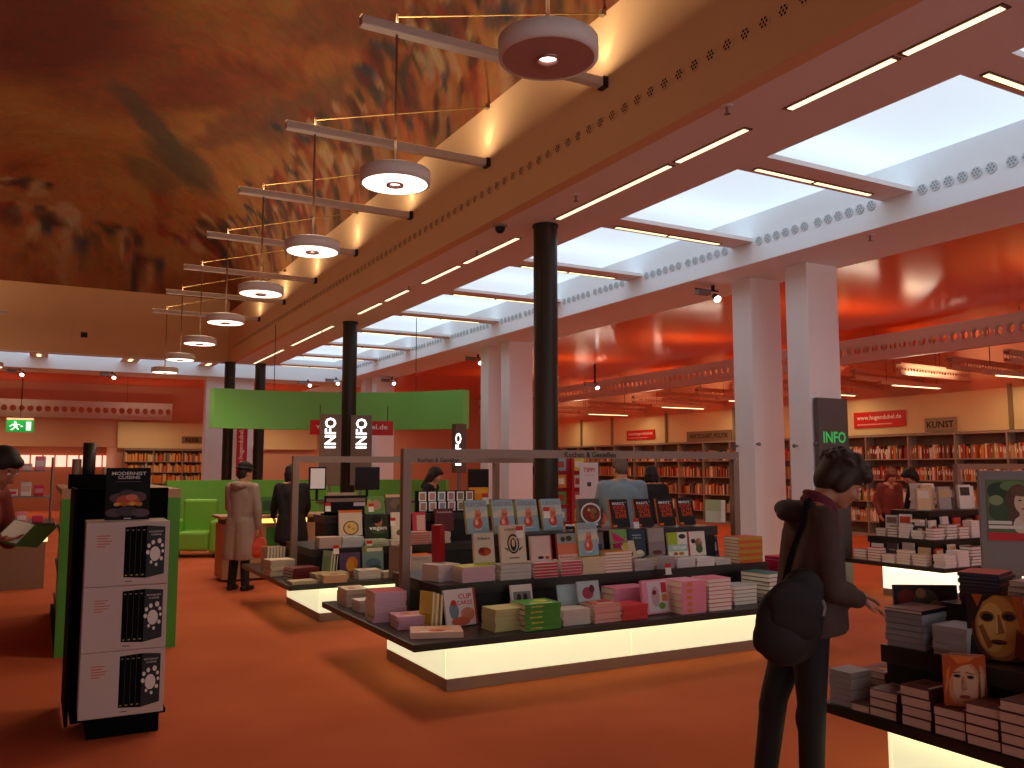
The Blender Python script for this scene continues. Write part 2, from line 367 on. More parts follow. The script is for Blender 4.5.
# dome camera, sprinklers, smoke detector
t = thing('dome_camera', 'small black dome camera under the soffit left of the near dark column', 'camera', (atz(500, 225, SOF).x, atz(500, 225, SOF).y, SOF))
MB().lathe([(.09, 0), (.09, -.02), (.07, -.03)], (0, 0, 0), M('#a08878', .5), 20).build('mount_plate', t); MB().lathe([(.065, -.03), (.06, -.07), (.035, -.1), (0, -.11)], (0, 0, 0), BLACK, 18).build('dome', t, True)
for i, (px, py) in enumerate(((727, 106), (576, 195), (477, 250), (409, 285), (322, 330), (870, 235))):
    p = atz(px, py, SOF) if i < 5 else atz(px, py, ZB); z = SOF if i < 5 else ZB
    b = MB().lathe([(.05, 0), (.05, -.008), (.0, -.01)], (0, 0, 0), SOFM, 14).tube((0, 0, 0), (0, 0, -.07), .012, GREYM, 8).disc((0, 0, -.07), .03, GREYM, 10)
    o = b.build('sprinkler', loc=(p.x, p.y, z)); tag(o, ('sprinkler head under the soffit, %s from the near end' % NTH[i]) if i < 5 else 'sprinkler head under the beam right of the white pillars', 'sprinkler', 'sprinkler heads')
p = aty(84, 335, YB)
t = thing('wall_speaker', 'small square panel with black centre on the tan back cornice', 'speaker', (p.x, YB, p.z))
MB().rbox(-.3, .3, -.02, 0, -.3, .3, .008, TAN).build('panel', t); MB().box(-.08, .08, -.028, -.02, -.07, .07, BLACK).build('speaker_grille', t)
# spotlights under the beams
def spot(px, py, z, name, i, zt):
    p = atz(px, py, z)
    t = thing('ceiling_spotlight', name, 'spotlight', (p.x, p.y, z), 0, 'adjustable spotlights')
    MB().box(-.32, -.08, -.05, .05, .0, .07, GREYM).build('gear_box', t); MB().box(-.34, .1, -.012, .012, .07, .09, DARK).box(-.02, .02, -.02, .02, .07, zt-z, DARK).build('mounting_rail', t)
    R9 = Matrix.Rotation(-.25, 3, 'Z') @ Matrix.Rotation(-.95, 3, 'X')
    MB().lathe([(.025, .09), (.045, .06), (.062, -.06)], (.06, 0, -.02), M('#2a2020', .4), 18, R9).build('reflector', t, True)
    MB().lathe([(.055, -.055), (0, -.055)], (.06, 0, -.02), E_('#fff4ea', 5.0), 16, R9).build('lens', t)
spot(713, 296, 4.18, 'lit spotlight under the beam just left of the near white pillars', 0, ZB)
spot(478, 361, 4.18, 'spotlight under the beam beside the far white pillars', 1, ZB)
spot(392, 382, 4.18, 'spotlight under the beam right above the green fascia', 2, ZB)
spot(336, 382, 4.2, 'spotlight above the green fascia beside the second dark column', 3, ZB)
spot(308, 384, 4.2, 'spotlight between the two dark columns above the green fascia', 4, ZB)
spot(112, 376, 4.22, 'spotlight under the back beam near the middle skylight bay', 5, ZB)
spot(20, 373, 4.22, 'spotlight under the back beam at the far left', 6, ZB)
spot(595, 386, 3.75, 'spotlight hanging in the aisle below the long grey perforated beam', 7, ZB)
# perforated beams in the side aisle
def perf(h, hole, nscale, dots=(.5, .5, .3)):
    m = bpy.data.materials.new('perforated'); m.use_nodes = True; nt = m.node_tree; b = nt.nodes['Principled BSDF']; b.inputs['Base Color'].default_value = (*lin(h), 1); b.inputs['Roughness'].default_value = .5
    tc = nt.nodes.new('ShaderNodeTexCoord'); mp = nt.nodes.new('ShaderNodeMapping'); mp.inputs['Scale'].default_value = nscale
    sx = nt.nodes.new('ShaderNodeSeparateXYZ'); L = nt.links.new
    L(tc.outputs['UV'], mp.inputs['Vector']); L(mp.outputs[0], sx.inputs[0])
    def mth(op, a, v=None, b2=None):
        n = nt.nodes.new('ShaderNodeMath'); n.operation = op; L(a, n.inputs[0])
        if v is not None: n.inputs[1].default_value = v
        if b2 is not None: L(b2, n.inputs[1])
        return n.outputs[0]
    fx = mth('SUBTRACT', mth('FRACT', sx.outputs[0]), .5); fy = mth('SUBTRACT', sx.outputs[1], .5)
    fx = mth('DIVIDE', fx, .36); fy = mth('DIVIDE', fy, .24)
    d = mth('ADD', mth('MULTIPLY', fx, None, fx), None, mth('MULTIPLY', fy, None, fy)); inside = mth('LESS_THAN', d, 1.0)
    tr = nt.nodes.new('ShaderNodeBsdfTransparent'); ms = nt.nodes.new('ShaderNodeMixShader')
    L(inside, ms.inputs[0]); L(b.outputs[0], ms.inputs[1]); L(tr.outputs[0], ms.inputs[2]); L(ms.outputs[0], nt.nodes['Material Output'].inputs[0])
    return m
def perf_beam(name, p0, p1, z, h, d, mat, flange, label, group, rows=1):
    p0 = Vector((*p0, 0)); p1 = Vector((*p1, 0)); L = (p1-p0).length; a = math.atan2((p1-p0).y, (p1-p0).x)
    t = thing(name, label, 'beam', (*p0.xy, z), a, group)
    me = bpy.data.meshes.new('perforated_web'); vs = []; fs = []; uv = []
    for yy in (-d/2, d/2): 
        k = len(vs); vs += [(0, yy, -h*.36), (L, yy, -h*.36), (L, yy, h*.36), (0, yy, h*.36)]; fs.append((k, k+1, k+2, k+3)); n = round(L/(h*.43)); uv += [(0, 0), (n, 0), (n, 1), (0, 1)]
    me.from_pydata(vs, [], fs); u = me.uv_layers.new(name='UVMap'); u.data.foreach_set('uv', [q for w2 in uv for q in w2]); me.materials.append(mat); me.update()
    link('perforated_web', me, t)
    MB().box(0, L, -d/2-.01, d/2+.01, h*.36, h*.5, flange).box(0, L, -d/2-.01, d/2+.01, -h*.5, -h*.36, flange).build('flange', t)
    b = MB(); k = 1.5
    while k < L: b.tube((k, 0, h*.5), (k, 0, ZB-z), .006, DARK, 5); k += 3.0
    b.build('hanger_wire', t)
    return t
PG = perf('#d6d0cc', None, (1, 1, 1), (0, 0, .30)); PGF = M('#d6d0cc', .5)
PO = perf('#d8a888', None, (1, 1, 1), (0, 0, .30)); POF = M('#d8a888', .5)
perf_beam('perforated_beam', (14.35, 4), (15.3, 30.5), 3.98, .5, .12, PG, PGF, 'long grey perforated beam hung along the right side aisle', 'hung perforated beams')
perf_beam('perforated_beam', (-8, 30.9), (3.9, 30.9), 3.45, .55, .12, PG, PGF, 'grey perforated beam hung across the back aisle', 'hung perforated beams')
for i, y in enumerate((8.9, 10.0, 11.1, 12.2, 13.3, 14.6, 15.9, 17.2, 18.6, 20.0, 22.3, 24.6)):
    perf_beam('perforated_beam', (14.75+.025*i, y), (XR-.02, y+.25), 3.55, .24, .1, PO, POF, f'{NTH[i]} brown perforated crossbeam from the near end of the right aisle', 'hung perforated beams')
    if i % 2: continue
    y -= .45
    b = MB().box(15.0, 17.0, y+1.0, y+1.09, 3.3, 3.38, POF).box(15.4, 16.9, y+1.02, y+1.07, 3.285, 3.302, E_('#ffd9a0', 2.2))
    b.tube((15.2, y+1.04, 3.38), (15.2, y+1.04, ZB), .005, DARK, 5).tube((16.8, y+1.04, 3.38), (16.8, y+1.04, ZB), .005, DARK, 5)
    tag(b.build('hanging_tube_light'), f'tube light hung beside the {NTH[i]} brown crossbeam of the right aisle', 'light', 'tube lights in the right aisle')
# ================================================================ book tables
TOPM = M('#2a211d', .35, var=.08); RISER = M('#171210', .5); KICK = M('#a08478', .45, .2); FRM = M('#94796a', .45, .25)
PANEL = E_('#fbf4c6', .56); PANEL2 = E_('#fff6dc', .78); TUBE = E_('#f6ffc0', 9); SEAM = M('#7c7458', .6)
def table(name, label, x0, x1, y0, y1, L2, L3, frame=None, ins=.44, panel=PANEL, sign=None, h3=1.07):
    t = thing('display_table', label, 'table', (x0, y0, 0), 0, 'stepped book tables with lit plinths')
    W, D = x1-x0, y1-y0
    MB().rbox(0, W, 0, D, .40, .45, .006, TOPM).build('tabletop', t)
    a, b_, c, d = ins, W-ins, ins, D-ins
    MB().box(a, b_, c, d, 0, .085, KICK).build('kick_plate', t)
    core = MB().box(a+.03, b_-.03, c+.03, d-.03, .085, .40, M('#b9a678', .6)); core.build('plinth_core', t)
    n = max(2, round((b_-a)/1.55)); s = (b_-a)/n; g = .0015
    for k in range(n):
        for yy in (c, d-.02): MB().box(a+k*s+g, a+(k+1)*s-g, yy, yy+.02, .088, .398, panel).build('light_panel', t)
    for xx in (a, b_-.02): MB().box(xx, xx+.02, c+.022, d-.022, .088, .398, panel).build('light_panel', t)
    b = MB()
    for yy in (c-.035, d+.035): b.tube((a, yy, .392), (b_, yy, .392), .007, TUBE, 6)
    for xx in (a-.035, b_+.035): b.tube((xx, c, .392), (xx, d, .392), .007, TUBE, 6)
    b.build('light_tube', t)
    for (p, q, r, s2), z0, z1, nm in ((L2, .45, .74, 'lower_tier'), (L3, .74, h3, 'upper_tier')):
        u = MB().box(p-x0+.02, q-x0-.02, r-y0+.02, s2-y0-.02, z0, z1-.04, RISER).rbox(p-x0, q-x0, r-y0, s2-y0, z1-.085, z1, .004, TOPM); u.build(nm, t)
    if frame:
        fx0, fx1, fy, zt, post_r = frame
        f = bpy.data.objects.new('sign_frame', None); COL.objects.link(f); f.parent = t
        f.location = (0, 0, 0)
        q = .034
        MB().box(fx0-x0-q, fx0-x0+q, fy-y0-q, fy-y0+q, .45, zt-.072, FRM).build('post', f)
        MB().box(post_r-x0-q, post_r-x0+q, fy-y0-q, fy-y0+q, .45, zt-.072, FRM).build('post', f)
        MB().box(fx0-x0-q, fx1-x0+q, fy-y0-q, fy-y0+q, zt-.07, zt, FRM).build('crossbar', f)
        for txt, sx, hh in sign or []:
            MB().text(txt, (sx-x0, fy-y0-q-.002, zt-.062), (1, 0, 0), (0, 0, 1), M('#1d1512', .6), h=hh).build('lettering', f)
    return t
TA = table('display_table', 'large stepped book table with glowing plinth in the middle of the hall', 2.23, 6.42, 5.40, 7.5, (2.66, 6.0, 5.97, 6.93), (3.3, 5.62, 6.22, 6.68), (2.58, 6.06, 6.45, 1.765, 6.06), sign=[('Kochen & Genießen', xat(565, 6.41), .05)])
TB = table('display_table', 'stepped book table with lit plinth behind the large middle table', 2.23, 5.2, 8.62, 10.86, (2.62, 5.0, 9.2, 10.3), (2.85, 4.8, 9.5, 10.0), (2.55, 5.6, 9.7, 1.74, 5.1), sign=[('Kochen & Genießen', xat(418, 9.66), .05)])
TC = table('display_table', 'book table at the lower right corner beside the woman in brown jacket', 3.5, 6.4, .75, 3.15, (3.73, 6.1, 1.1, 2.97), (4.06, 5.9, 1.4, 2.86), ins=.215, h3=.94)
TD = table('display_table', 'brightly lit book table at the right between white pillar and grey poster stand', 9.18, 13.2, 6.40, 7.82, (9.46, 12.9, 6.70, 7.66), (9.72, 12.6, 6.95, 7.5), (xat(958, 7.2), 12.9, 7.22, 1.66, 12.9), panel=PANEL2, ins=.33)
# ================================================================ books
PAGE = M('#e8dcc8', .85, var=.08, scale=60); PAGEW = M('#f0e6da', .85, var=.06, scale=60)
BK = {}
def book_meshes(w_, d, t, cov, top=None, spine=None, page=PAGE, art=None):
    """closed book lying flat, spine along -y; w_ is its height (along x), d its width"""
    key = (round(w_, 3), round(d, 3), round(t, 3), cov.name, top and top.name, spine and spine.name, page.name, art)
    if key in BK: return BK[key]
    b = .0025; o = .003; sm = spine or cov
    c = MB().box(-w_/2, w_/2, -d/2, d/2, 0, b, cov).box(-w_/2, w_/2, -d/2, d/2, t-b, t, cov)
    c.box(-w_/2, w_/2, -d/2, -d/2+b, b, t-b, sm)
    if top: c.box(-w_/2+.002, w_/2-.002, -d/2+.002, d/2-.002, t, t+.0006, top)
    if art:
        r = random.Random(hash(key[:3]) & 255)
        for h in art: 
            m = M(h, .5); cx, cy = r.uniform(-.22, .22)*w_, r.uniform(-.22, .22)*d
            c.lathe([(r.uniform(.12, .26)*d, t+.001), (0, t+.0012)], (cx, cy, 0), m, 9)
        c.box(-w_*.32, w_*.32, -d*.40, -d*.30, t, t+.001, M('#f4ead8', .6))
    p = MB().box(-w_/2+o, w_/2-o, -d/2+b, d/2-o, b, t-b, page)
    BK[key] = (c.mesh('book'), p.mesh('page_block'))
    return BK[key]
def put_book(ms, loc, rot, label, group, cat='book'):
    o = link('book', ms[0], None, loc, rot); tag(o, label, cat, group)
    if ms[1]: link('page_block', ms[1], o)
    return o
def stack(x, y, z, n, w_, d, t, cov, label, place, group, rz=0, top=None, spine=None, page=PAGE, jit=.006, art=None):
    """n equal books one on another; the label says what book, place says which pile"""
    ms = book_meshes(w_, d, t, cov, top, spine, page, art)
    for k in range(n):
        lab = f'{label} {place}' if n == 1 else (f'{label}, {ORD[n-1-k] if k else "lowest"} {place}' if k or n > 1 else '')
        if n > 1: lab = f'{label}, {"topmost" if k == n-1 else ("lowest" if k == 0 else ORD[n-1-k]+" from top")} {place}'
        put_book(ms, (x+R.uniform(-jit, jit), y+R.uniform(-jit, jit), z+k*(t+.0015)), (0, 0, rz+R.uniform(-.03, .03)), lab, group)
    return z+n*(t+.0015)
def clip01(p):
    for ax, lim, sg in ((0, .004, 1), (0, .996, -1), (1, .003, 1), (1, .997, -1)):
        out = []
        for a, b in zip(p, p[1:]+p[:1]):
            da, db = (a[ax]-lim)*sg, (b[ax]-lim)*sg
            if da >= 0: out.append(a)
            if da*db < 0:
                t = da/(da-db); out.append((a[0]+(b[0]-a[0])*t, a[1]+(b[1]-a[1])*t))
        p = out
        if not p: break
    return p
def cover_geo(mb, w_, h, art):
    """printed front of an upright book: flat shapes just proud of the cover, in fractions of its size"""
    e = -.0006
    for k, a in enumerate(art):
        y = e*(1+k*.6); kind = a[0]
        if kind == 'r':
            _, x0, z0, x1, z1, m = a; x0, x1 = (x0-.5)*w_, (x1-.5)*w_; mb.add([(x0, y, z0*h), (x1, y, z0*h), (x1, y, z1*h), (x0, y, z1*h)], [(0, 1, 2, 3)], M(m, .6, spec=.2))
        elif kind == 'e':
            _, cx, cz, rx, rz, m = a; pts = clip01([(cx+rx*math.cos(2*PI*q/20), cz+rz*math.sin(2*PI*q/20)) for q in range(20)])
            if len(pts) > 2: mb.add([((px-.5)*w_, y, pz*h) for px, pz in pts], [tuple(range(len(pts)))], M(m, .6, spec=.2))
        elif kind == 'p':
            _, pts, m = a; pts = clip01(list(pts)); mb.add([((px-.5)*w_, y, pz*h) for px, pz in pts], [tuple(range(len(pts)))], M(m, .6, spec=.2))
        elif kind == 't':
            _, s, x0, z0, tw, th, m = a; mb.text(s, ((x0-.5)*w_, y, z0*h), (1, 0, 0), (0, 0, 1), M(m, .6, spec=.2), tw*w_, th*h)
def upright(x, y, z, w_, h, t, cov, art, label, group, rz=0, tilt=.22, spine=None, page=PAGE, cat='book'):
    """book standing face out (front towards -y), leaning back by tilt"""
    key = ('U', w_, h, t, cov.name, repr(art), spine and spine.name)
    if key not in BK:
        b = .0025; c = MB().box(-w_/2, w_/2, 0, b, 0, h, cov).box(-w_/2, w_/2, t-b, t, 0, h, cov).box(-w_/2, -w_/2+b, b, t-b, 0, h, spine or cov)
        cover_geo(c, w_, h, art); p = MB().box(-w_/2+b, w_/2-.003, b, t-b, .003, h-.003, page)
        BK[key] = (c.mesh('book'), p.mesh('page_block'))
    return put_book(BK[key], (x, y, z+t*math.sin(tilt)+.001), (-tilt, 0, rz), label, group, cat)
def card(x, y, z, px, label, m='#c81616', h=.09, w_=.06, rz=0):
    b = MB().box(-w_/2, w_/2, 0, .003, 0, h*.7, M('#efe4da', .6)).box(-w_/2, w_/2, -.001, .004, h*.62, h, M(m, .5)).box(-w_/2, w_/2, -.01, .03, -.002, .001, M('#efe4da', .6))
    o = b.build('price_card', loc=(x, y, z), rot=(-.15, 0, rz)); return tag(o, label, 'card', 'red topped price cards')
GA = 'books piled on the large middle table'; GAF = 'books displayed face out on the large middle table'
# ---- large middle table, lowest tier (front and left edge)
z1, z2, z3 = .452, .742, 1.072
Lp = M('#e7d3cf', .5); PK = M('#e88ba4', .45); PKD = M('#d8476e', .45); GR = M('#3f8a2a', .45); TEAL = M('#1c6a68', .5); REDM = M('#c9202c', .45); LIME = M('#b9bd7a', .5)
CRM = M('#dcc6a6', .55); BRN = M('#7a4c34', .55); ORG = M('#e07a1c', .45); WHT = M('#e6dcd6', .5); GRY = M('#8f8a88', .5); MAR = M('#6c1c22', .5); NVY = M('#22304a', .5); BLK = M('#120f0f', .6, spec=.2); YEL = M('#e3c22a', .5)
yf = 5.53
at_front = 'of pile at front edge of middle table'
stack(2.42, 7.22, z1, 4, .28, .2, .034, CRM, 'brown-topped cream book', 'of pile at far left corner of middle table', GA, PI/2, art=('#a5522c', '#d99a6a'))
stack(2.40, 6.86, z1, 4, .16, .16, .022, WHT, 'small pale book', 'of little pile at left edge of middle table', GA, .1)
stack(2.405, 6.40, z1, 6, .25, .26, .036, M('#eadada', .5), 'big white and pink book', 'of tall pile at left edge', GA, -.06, top=M('#b42a2a', .5), spine=M('#e6b8c4', .5))
stack(2.46, 6.02, z1, 4, .26, .22, .022, M('#d99ab0', .5), 'pink-edged thin book', 'of pile near left front corner of middle table', GA, -.08, art=('#e09a70', '#c9605a'))
stack(2.50, 5.64, z1, 1, .36, .25, .040, M('#e4b39c', .5), 'single thick book with orange flower cover lying', 'on middle table corner', GA, -.32, art=('#d9653a', '#e8a27a', '#b53a2c'))
upright(2.80, 5.84, z1, .27, .265, .022, M('#efe2d6', .45), [('r', 0, 0, 1, 1, '#e9d8d2'), ('e', .27, .42, .15, .24, '#7d8a9c'), ('e', .28, .62, .09, .09, '#c83a2a'), ('e', .7, .3, .22, .18, '#dc8a66'), ('e', .45, .12, .3, .12, '#d96a4a'), ('t', 'CUP', .45, .72, .42, .14, '#d23c4e'), ('t', 'CAKES', .38, .56, .5, .12, '#d23c4e'), ('r', .93, 0, 1, 1, '#b5453a')], 'cupcake cookbook with red lettering standing at left front of middle table', GAF, .12, .25)
for k in range(3): upright(2.52+.028*k, 5.90-.012*k, z1, .14, .26-.01*k, .022, M(('#d8c25a', '#e2d49a', '#b79a3a')[k], .5), [('r', .1, .1, .9, .4, '#c9a02c')], f'yellowish thin book leaning behind the cupcake cookbook, {NTH[k]} from left', GAF, -1.25, .06)
stack(3.02, 5.62, z1, 5, .26, .21, .030, M('#bfb77c', .5), 'lime cream book', 'of pile left of the green pile', GA, .02, top=M('#cfc690', .5), page=M('#cfc690', .8))
for _g in range(5):
    ms = book_meshes(.30, .24, .036, GR, M('#4c9a34', .45), None, PAGE, ('#8cc23c', '#d8d24a'))
    z = z1+_g*.0375; nm = ['lowest', 'fourth from top', 'third from top', 'second from top', 'topmost'][_g]
    o = put_book(ms, (3.24+.006*math.sin(_g*2), 5.55, z), (0, 0, .03*math.sin(_g*3)), f'thick green book with yellow spine lettering, {nm} of the green pile', GA)
    MB().text('grün & lecker', (-.10, -.1205, .010), (1, 0, 0), (0, 0, 1), M('#f0d23a', .5), h=.017).build('spine_lettering', o)
upright(3.33, 5.86, z1, .19, .26, .02, M('#ece0d2', .5), [('r', .1, .45, .9, .8, '#8a8480'), ('e', .35, .62, .1, .12, '#3a3030'), ('e', .65, .62, .1, .12, '#3a3030')], 'pale book with dark sketch standing behind the green pile', GAF)
zj = stack(3.56, 5.58, z1, 5, .24, .21, .022, M('#cfc4bc', .5), 'grey-white book', 'of pile right of the green pile', GA)
zl = stack(3.83, 5.57, z1, 6, .24, .21, .022, M('#e4a59c', .5), 'red-topped pale book', 'of pile left of the small red pile', GA, top=M('#c4413a', .5), art=('#a32c24', '#e6a860'))
upright(3.62, 5.66, zj, .20, .15, .016, M('#9fb4bc', .45), [('r', .1, .2, .9, .9, '#a9c0c8')], 'pale blue book standing on the grey-white pile', GAF)
upright(3.76, 5.60, zl, .20, .15, .016, M('#b4c3c6', .45), [('r', .05, .05, .95, .95, '#b9cbd0'), ('e', .45, .4, .26, .3, '#a5455c'), ('e', .65, .6, .12, .2, '#5a3030')], 'pale blue book with crimson picture on the red-topped pile', GAF)
stack(4.08, 5.56, z1, 3, .24, .21, .036, M('#cf2b30', .45), 'bright red book', 'of small red pile at front of middle table', GA)
zp = stack(4.26, 5.84, z1, 4, .34, .21, .048, PK, 'thick pink boxed book', 'of tall pink pile at middle table front', GA)
upright(4.38, 5.56, z1, .27, .265, .03, M('#e795ae', .45), [('r', .2, .05, .95, .95, '#dfcfd6'), ('e', .48, .5, .16, .3, '#c8a0a8'), ('e', .45, .62, .08, .07, '#7a1f28'), ('r', .72, .6, .92, .9, '#c83444'), ('r', .72, .35, .92, .56, '#d88c50'), ('e', .7, .22, .13, .1, '#6ca045')], 'pink book with dog picture standing before the tall pink pile', GAF, .05, .15)
z = z1
for k in range(5):
    o = put_book(book_meshes(.25, .24, .050, PK, M('#e79aae', .4), None, PAGE, None), (4.66, 5.57, z), (0, 0, .02*math.sin(k*2)), f'pink boxed book with orange spine square, {["lowest","fourth from top","third from top","second from top","topmost"][k]} of the front pink pile', GA); z += .0515
    MB().box(-.07, -.02, -.1215, -.12, .012, .04, M('#e2811e', .5)).build('spine_square', o)
stack(4.95, 5.57, z1, 8, .24, .22, .031, M('#dc6a88', .45), 'pink book with white page edge', 'right of the front pink pile', GA, PI, spine=PKD, page=PAGEW)
stack(5.18, 5.74, z1, 3, .2, .18, .022, M('#c8303a', .5), 'thin crimson book', 'of low pile before the white-edged books', GA)
stack(5.35, 5.70, z1, 5, .26, .22, .030, M('#ab8f84', .5), 'grey-brown book', 'of pile left of the teal books', GA, PI, top=M('#b8b2ae', .5), page=PAGEW)
stack(5.66, 5.70, z1, 7, .30, .23, .034, TEAL, 'teal hardcover book', 'of teal pile at right end of middle table', GA, PI/2+.15, page=PAGEW)
for k in range(3):
    o = MB().rbox(-.11, .11, -.14, .14, 0, .11, .004, M('#d6235e', .45)).box(-.111, .111, -.141, .141, .075, .079, M('#f0b0c4', .5)).build('gift_box', loc=(6.22, 5.98, z1+k*.1105), rot=(0, 0, .05*k)); tag(o, f'bright magenta box, {["lowest","middle","topmost"][k]} of the stack on right end of middle table', 'box', 'magenta boxes')
# ---- second tier
zl2a = stack(2.80, 6.25, z2, 4, .22, .2, .030, M('#d9c4be', .5), 'pale pink book', 'at left end of the middle table second tier', GA, .3)
zb = stack(3.00, 6.10, z2, 5, .29, .2, .022, M('#d8a9b4', .5), 'white book with pink spine', 'of pile under the strawberry cookbook', GA, .05, top=M('#c9c24a', .5))
zc = stack(3.32, 6.08, z2, 4, .27, .2, .027, M('#b9aaa4', .5), 'greyish paperback', 'of pile under the owl book', GA, 0, spine=M('#c9bdb6', .5))
zd = stack(3.60, 6.08, z2, 5, .22, .2, .022, M('#e8d8d2', .5), 'white book with red stripe', 'of pile below the pink postcard book', GA, 0, spine=REDM)
ze = stack(3.84, 6.08, z2, 5, .20, .2, .022, M('#e8ccc6', .5), 'white book with crimson spine', 'of pile below the orange-lettered book', GA, 0, spine=M('#cf4454', .5))
zf = stack(4.06, 6.08, z2, 5, .22, .2, .026, CRM, 'cream book', 'of pile beneath the single pale blue book', GA, 0, top=M('#d8a640', .5))
zg = stack(4.31, 6.08, z2, 7, .28, .2, .023, M('#d9821f', .45), 'orange book', 'of orange pile in the middle of second tier', GA, PI, page=PAGEW)
zh = stack(4.58, 6.08, z2, 3, .20, .2, .028, M('#b9a9a0', .5), 'grey-edged book', 'of low pile under the dark blue cookbook', GA, art=('#6a4a3c',))
zh2 = stack(4.81, 6.08, z2, 4, .19, .2, .024, M('#a79c96', .5), 'light grey book', 'of low pile under the misty grey book', GA)
zh3 = stack(5.03, 6.08, z2, 3, .2, .2, .024, M('#d9cfca', .5), 'white paperback', 'of low pile under the green and white book', GA, art=('#b85a5a',))
zh4 = stack(5.26, 6.08, z2, 3, .2, .2, .024, M('#e6dcd6', .5), 'white glossy book', 'of low pile under the red spined book', GA)
stack(5.47, 6.08, z2, 2, .18, .18, .024, M('#cbbdb4', .5), 'beige book', 'of low pile left of the striped pile', GA)
z = z2
for k in range(8):
    nm = ['lowest'] + [ORD[7-q]+' from top' for q in range(1, 7)] + ['topmost']
    m = (M('#d8651c', .5), M('#c9962e', .5))[k % 2]
    put_book(book_meshes(.29, .2, .028, m, M('#c9441c', .5), None, PAGE, None), (5.80, 6.08, z), (0, 0, .02*math.sin(k*2)), f'orange striped book, {nm[k]} of the striped pile at right end', GA); z += .0295
# books standing on second tier
upright(2.87, 6.36, zl2a, .13, .29, .075, M('#b5161c', .45), [], 'thick red slipcase standing at left of the middle table second tier', GAF, .9, .02, spine=M('#a5141a', .5))
upright(3.10, 6.07, zb, .18, .24, .03, M('#cdbba2', .5), [('r', 0, 0, 1, 1, '#d5c6ac'), ('e', .5, .4, .32, .14, '#a8331f'), ('e', .35, .45, .12, .08, '#7c2416'), ('e', .62, .36, .12, .09, '#c4502c'), ('t', 'Erdbeeren', .2, .78, .6, .1, '#5c4a34'), ('r', 0, 0, 1, .05, '#b5b83a')], 'cream cookbook with red fruit standing left of the owl book', GAF, .03, .15)
upright(3.35, 6.05, zc, .23, .30, .03, M('#dcc6ac', .5), [('r', .04, .03, .96, .97, '#e2cdb2'), ('e', .5, .5, .24, .26, '#2a2224'), ('e', .5, .5, .19, .21, '#cbb49a'), ('e', .5, .48, .12, .17, '#33282a'), ('e', .5, .52, .06, .1, '#d6c0a6'), ('p', [(.1, .42), (.28, .38), (.3, .3)], '#3a2c2e'), ('p', [(.9, .42), (.72, .38), (.7, .3)], '#3a2c2e'), ('t', 'LANDKUCHE', .18, .85, .64, .06, '#7d2a2a'), ('r', .3, .12, .7, .15, '#6a5a50')], 'beige book with black emblem standing in front of the pale blue books', GAF, .02, .15)
upright(3.61, 6.06, zd, .20, .20, .025, M('#dcb6ac', .5), [('r', .05, .05, .95, .95, '#e0bfb4'), ('e', .45, .13, .15, .06, '#4a2a2a'), ('e', .75, .12, .1, .06, '#b83a34'), ('r', .93, 0, 1, 1, '#c42c34')], 'pink postcard book standing right of the beige emblem book', GAF, 0, .15)
upright(3.86, 6.06, ze, .19, .21, .025, M('#d97a5c', .5), [('r', 0, .62, 1, 1, '#9aa096'), ('e', .3, .78, .12, .1, '#3c4a34'), ('e', .6, .8, .16, .11, '#50463a'), ('r', 0, .18, 1, .62, '#de7c5c'), ('r', 0, 0, 1, .18, '#e2c4b0'), ('t', 'FRANKREICH', .08, .04, .84, .09, '#a82c2c')], 'orange and grey cookbook standing left of the single pale blue book', GAF, 0, .15, spine=REDM)
def leon(x, y, z, label, rz=0, tilt=.25):
    L = [('r', 0, 0, 1, 1, '#96b8c0'), ('r', 0, .55, 1, .8, '#b4c4bc'), ('p', [(.0, .6), (.35, .7), (.7, .58), (1, .72), (1, .5), (0, .45)], '#d5cab0'), ('t', 'LEON', .1, .8, .8, .13, '#a8808c'), ('e', .5, .3, .22, .16, '#d9543c'), ('e', .52, .44, .17, .12, '#e07a5c'), ('e', .55, .58, .14, .1, '#d2634c'), ('p', [(.4, .6), (.48, .76), (.54, .66), (.66, .77), (.66, .58)], '#e2886c'), ('e', .45, .32, .08, .08, '#f0b89a'), ('e', .6, .38, .06, .06, '#c9402e'), ('r', .35, .1, .65, .13, '#dfe4da')]
    upright(x, y, z, .20, .272, .034, M('#8fb2ba', .4), L, label, GAF, rz, tilt, spine=M('#d0a63a', .5))
for k, px in enumerate((479, 505.5, 529.5, 554)): leon(xat(px, 6.34), 6.34, z3, f'pale blue book with orange figure, {NTH[k]} from left in the top row')
leon(4.055, 6.04, zf, 'pale blue book with orange figure standing alone below the top row', .04, .15)
MX = [('r', 0, 0, 1, 1, '#2a2524'), ('t', "MARX'S", .14, .80, .66, .1, '#efe8e2'), ('r', .86, .86, .92, .92, '#8d837e'), ('t', 'KOCHT', .16, .64, .7, .14, '#e8501c'), ('t', 'GUTE', .2, .48, .66, .14, '#e8501c'), ('t', 'SUPPE', .22, .33, .64, .13, '#e8501c'), ('r', .04, .02, .26, .1, '#e8761c')]
for k, px in enumerate((621, 645, 667, 687)): upright(xat(px, 6.34), 6.34, z3, .195, .255, .028, M('#2a2524', .4), MX, f'black cookbook with white and orange lettering, {NTH[k]} from left in its row', GAF, 0, .22, spine=M('#e0742a', .5))
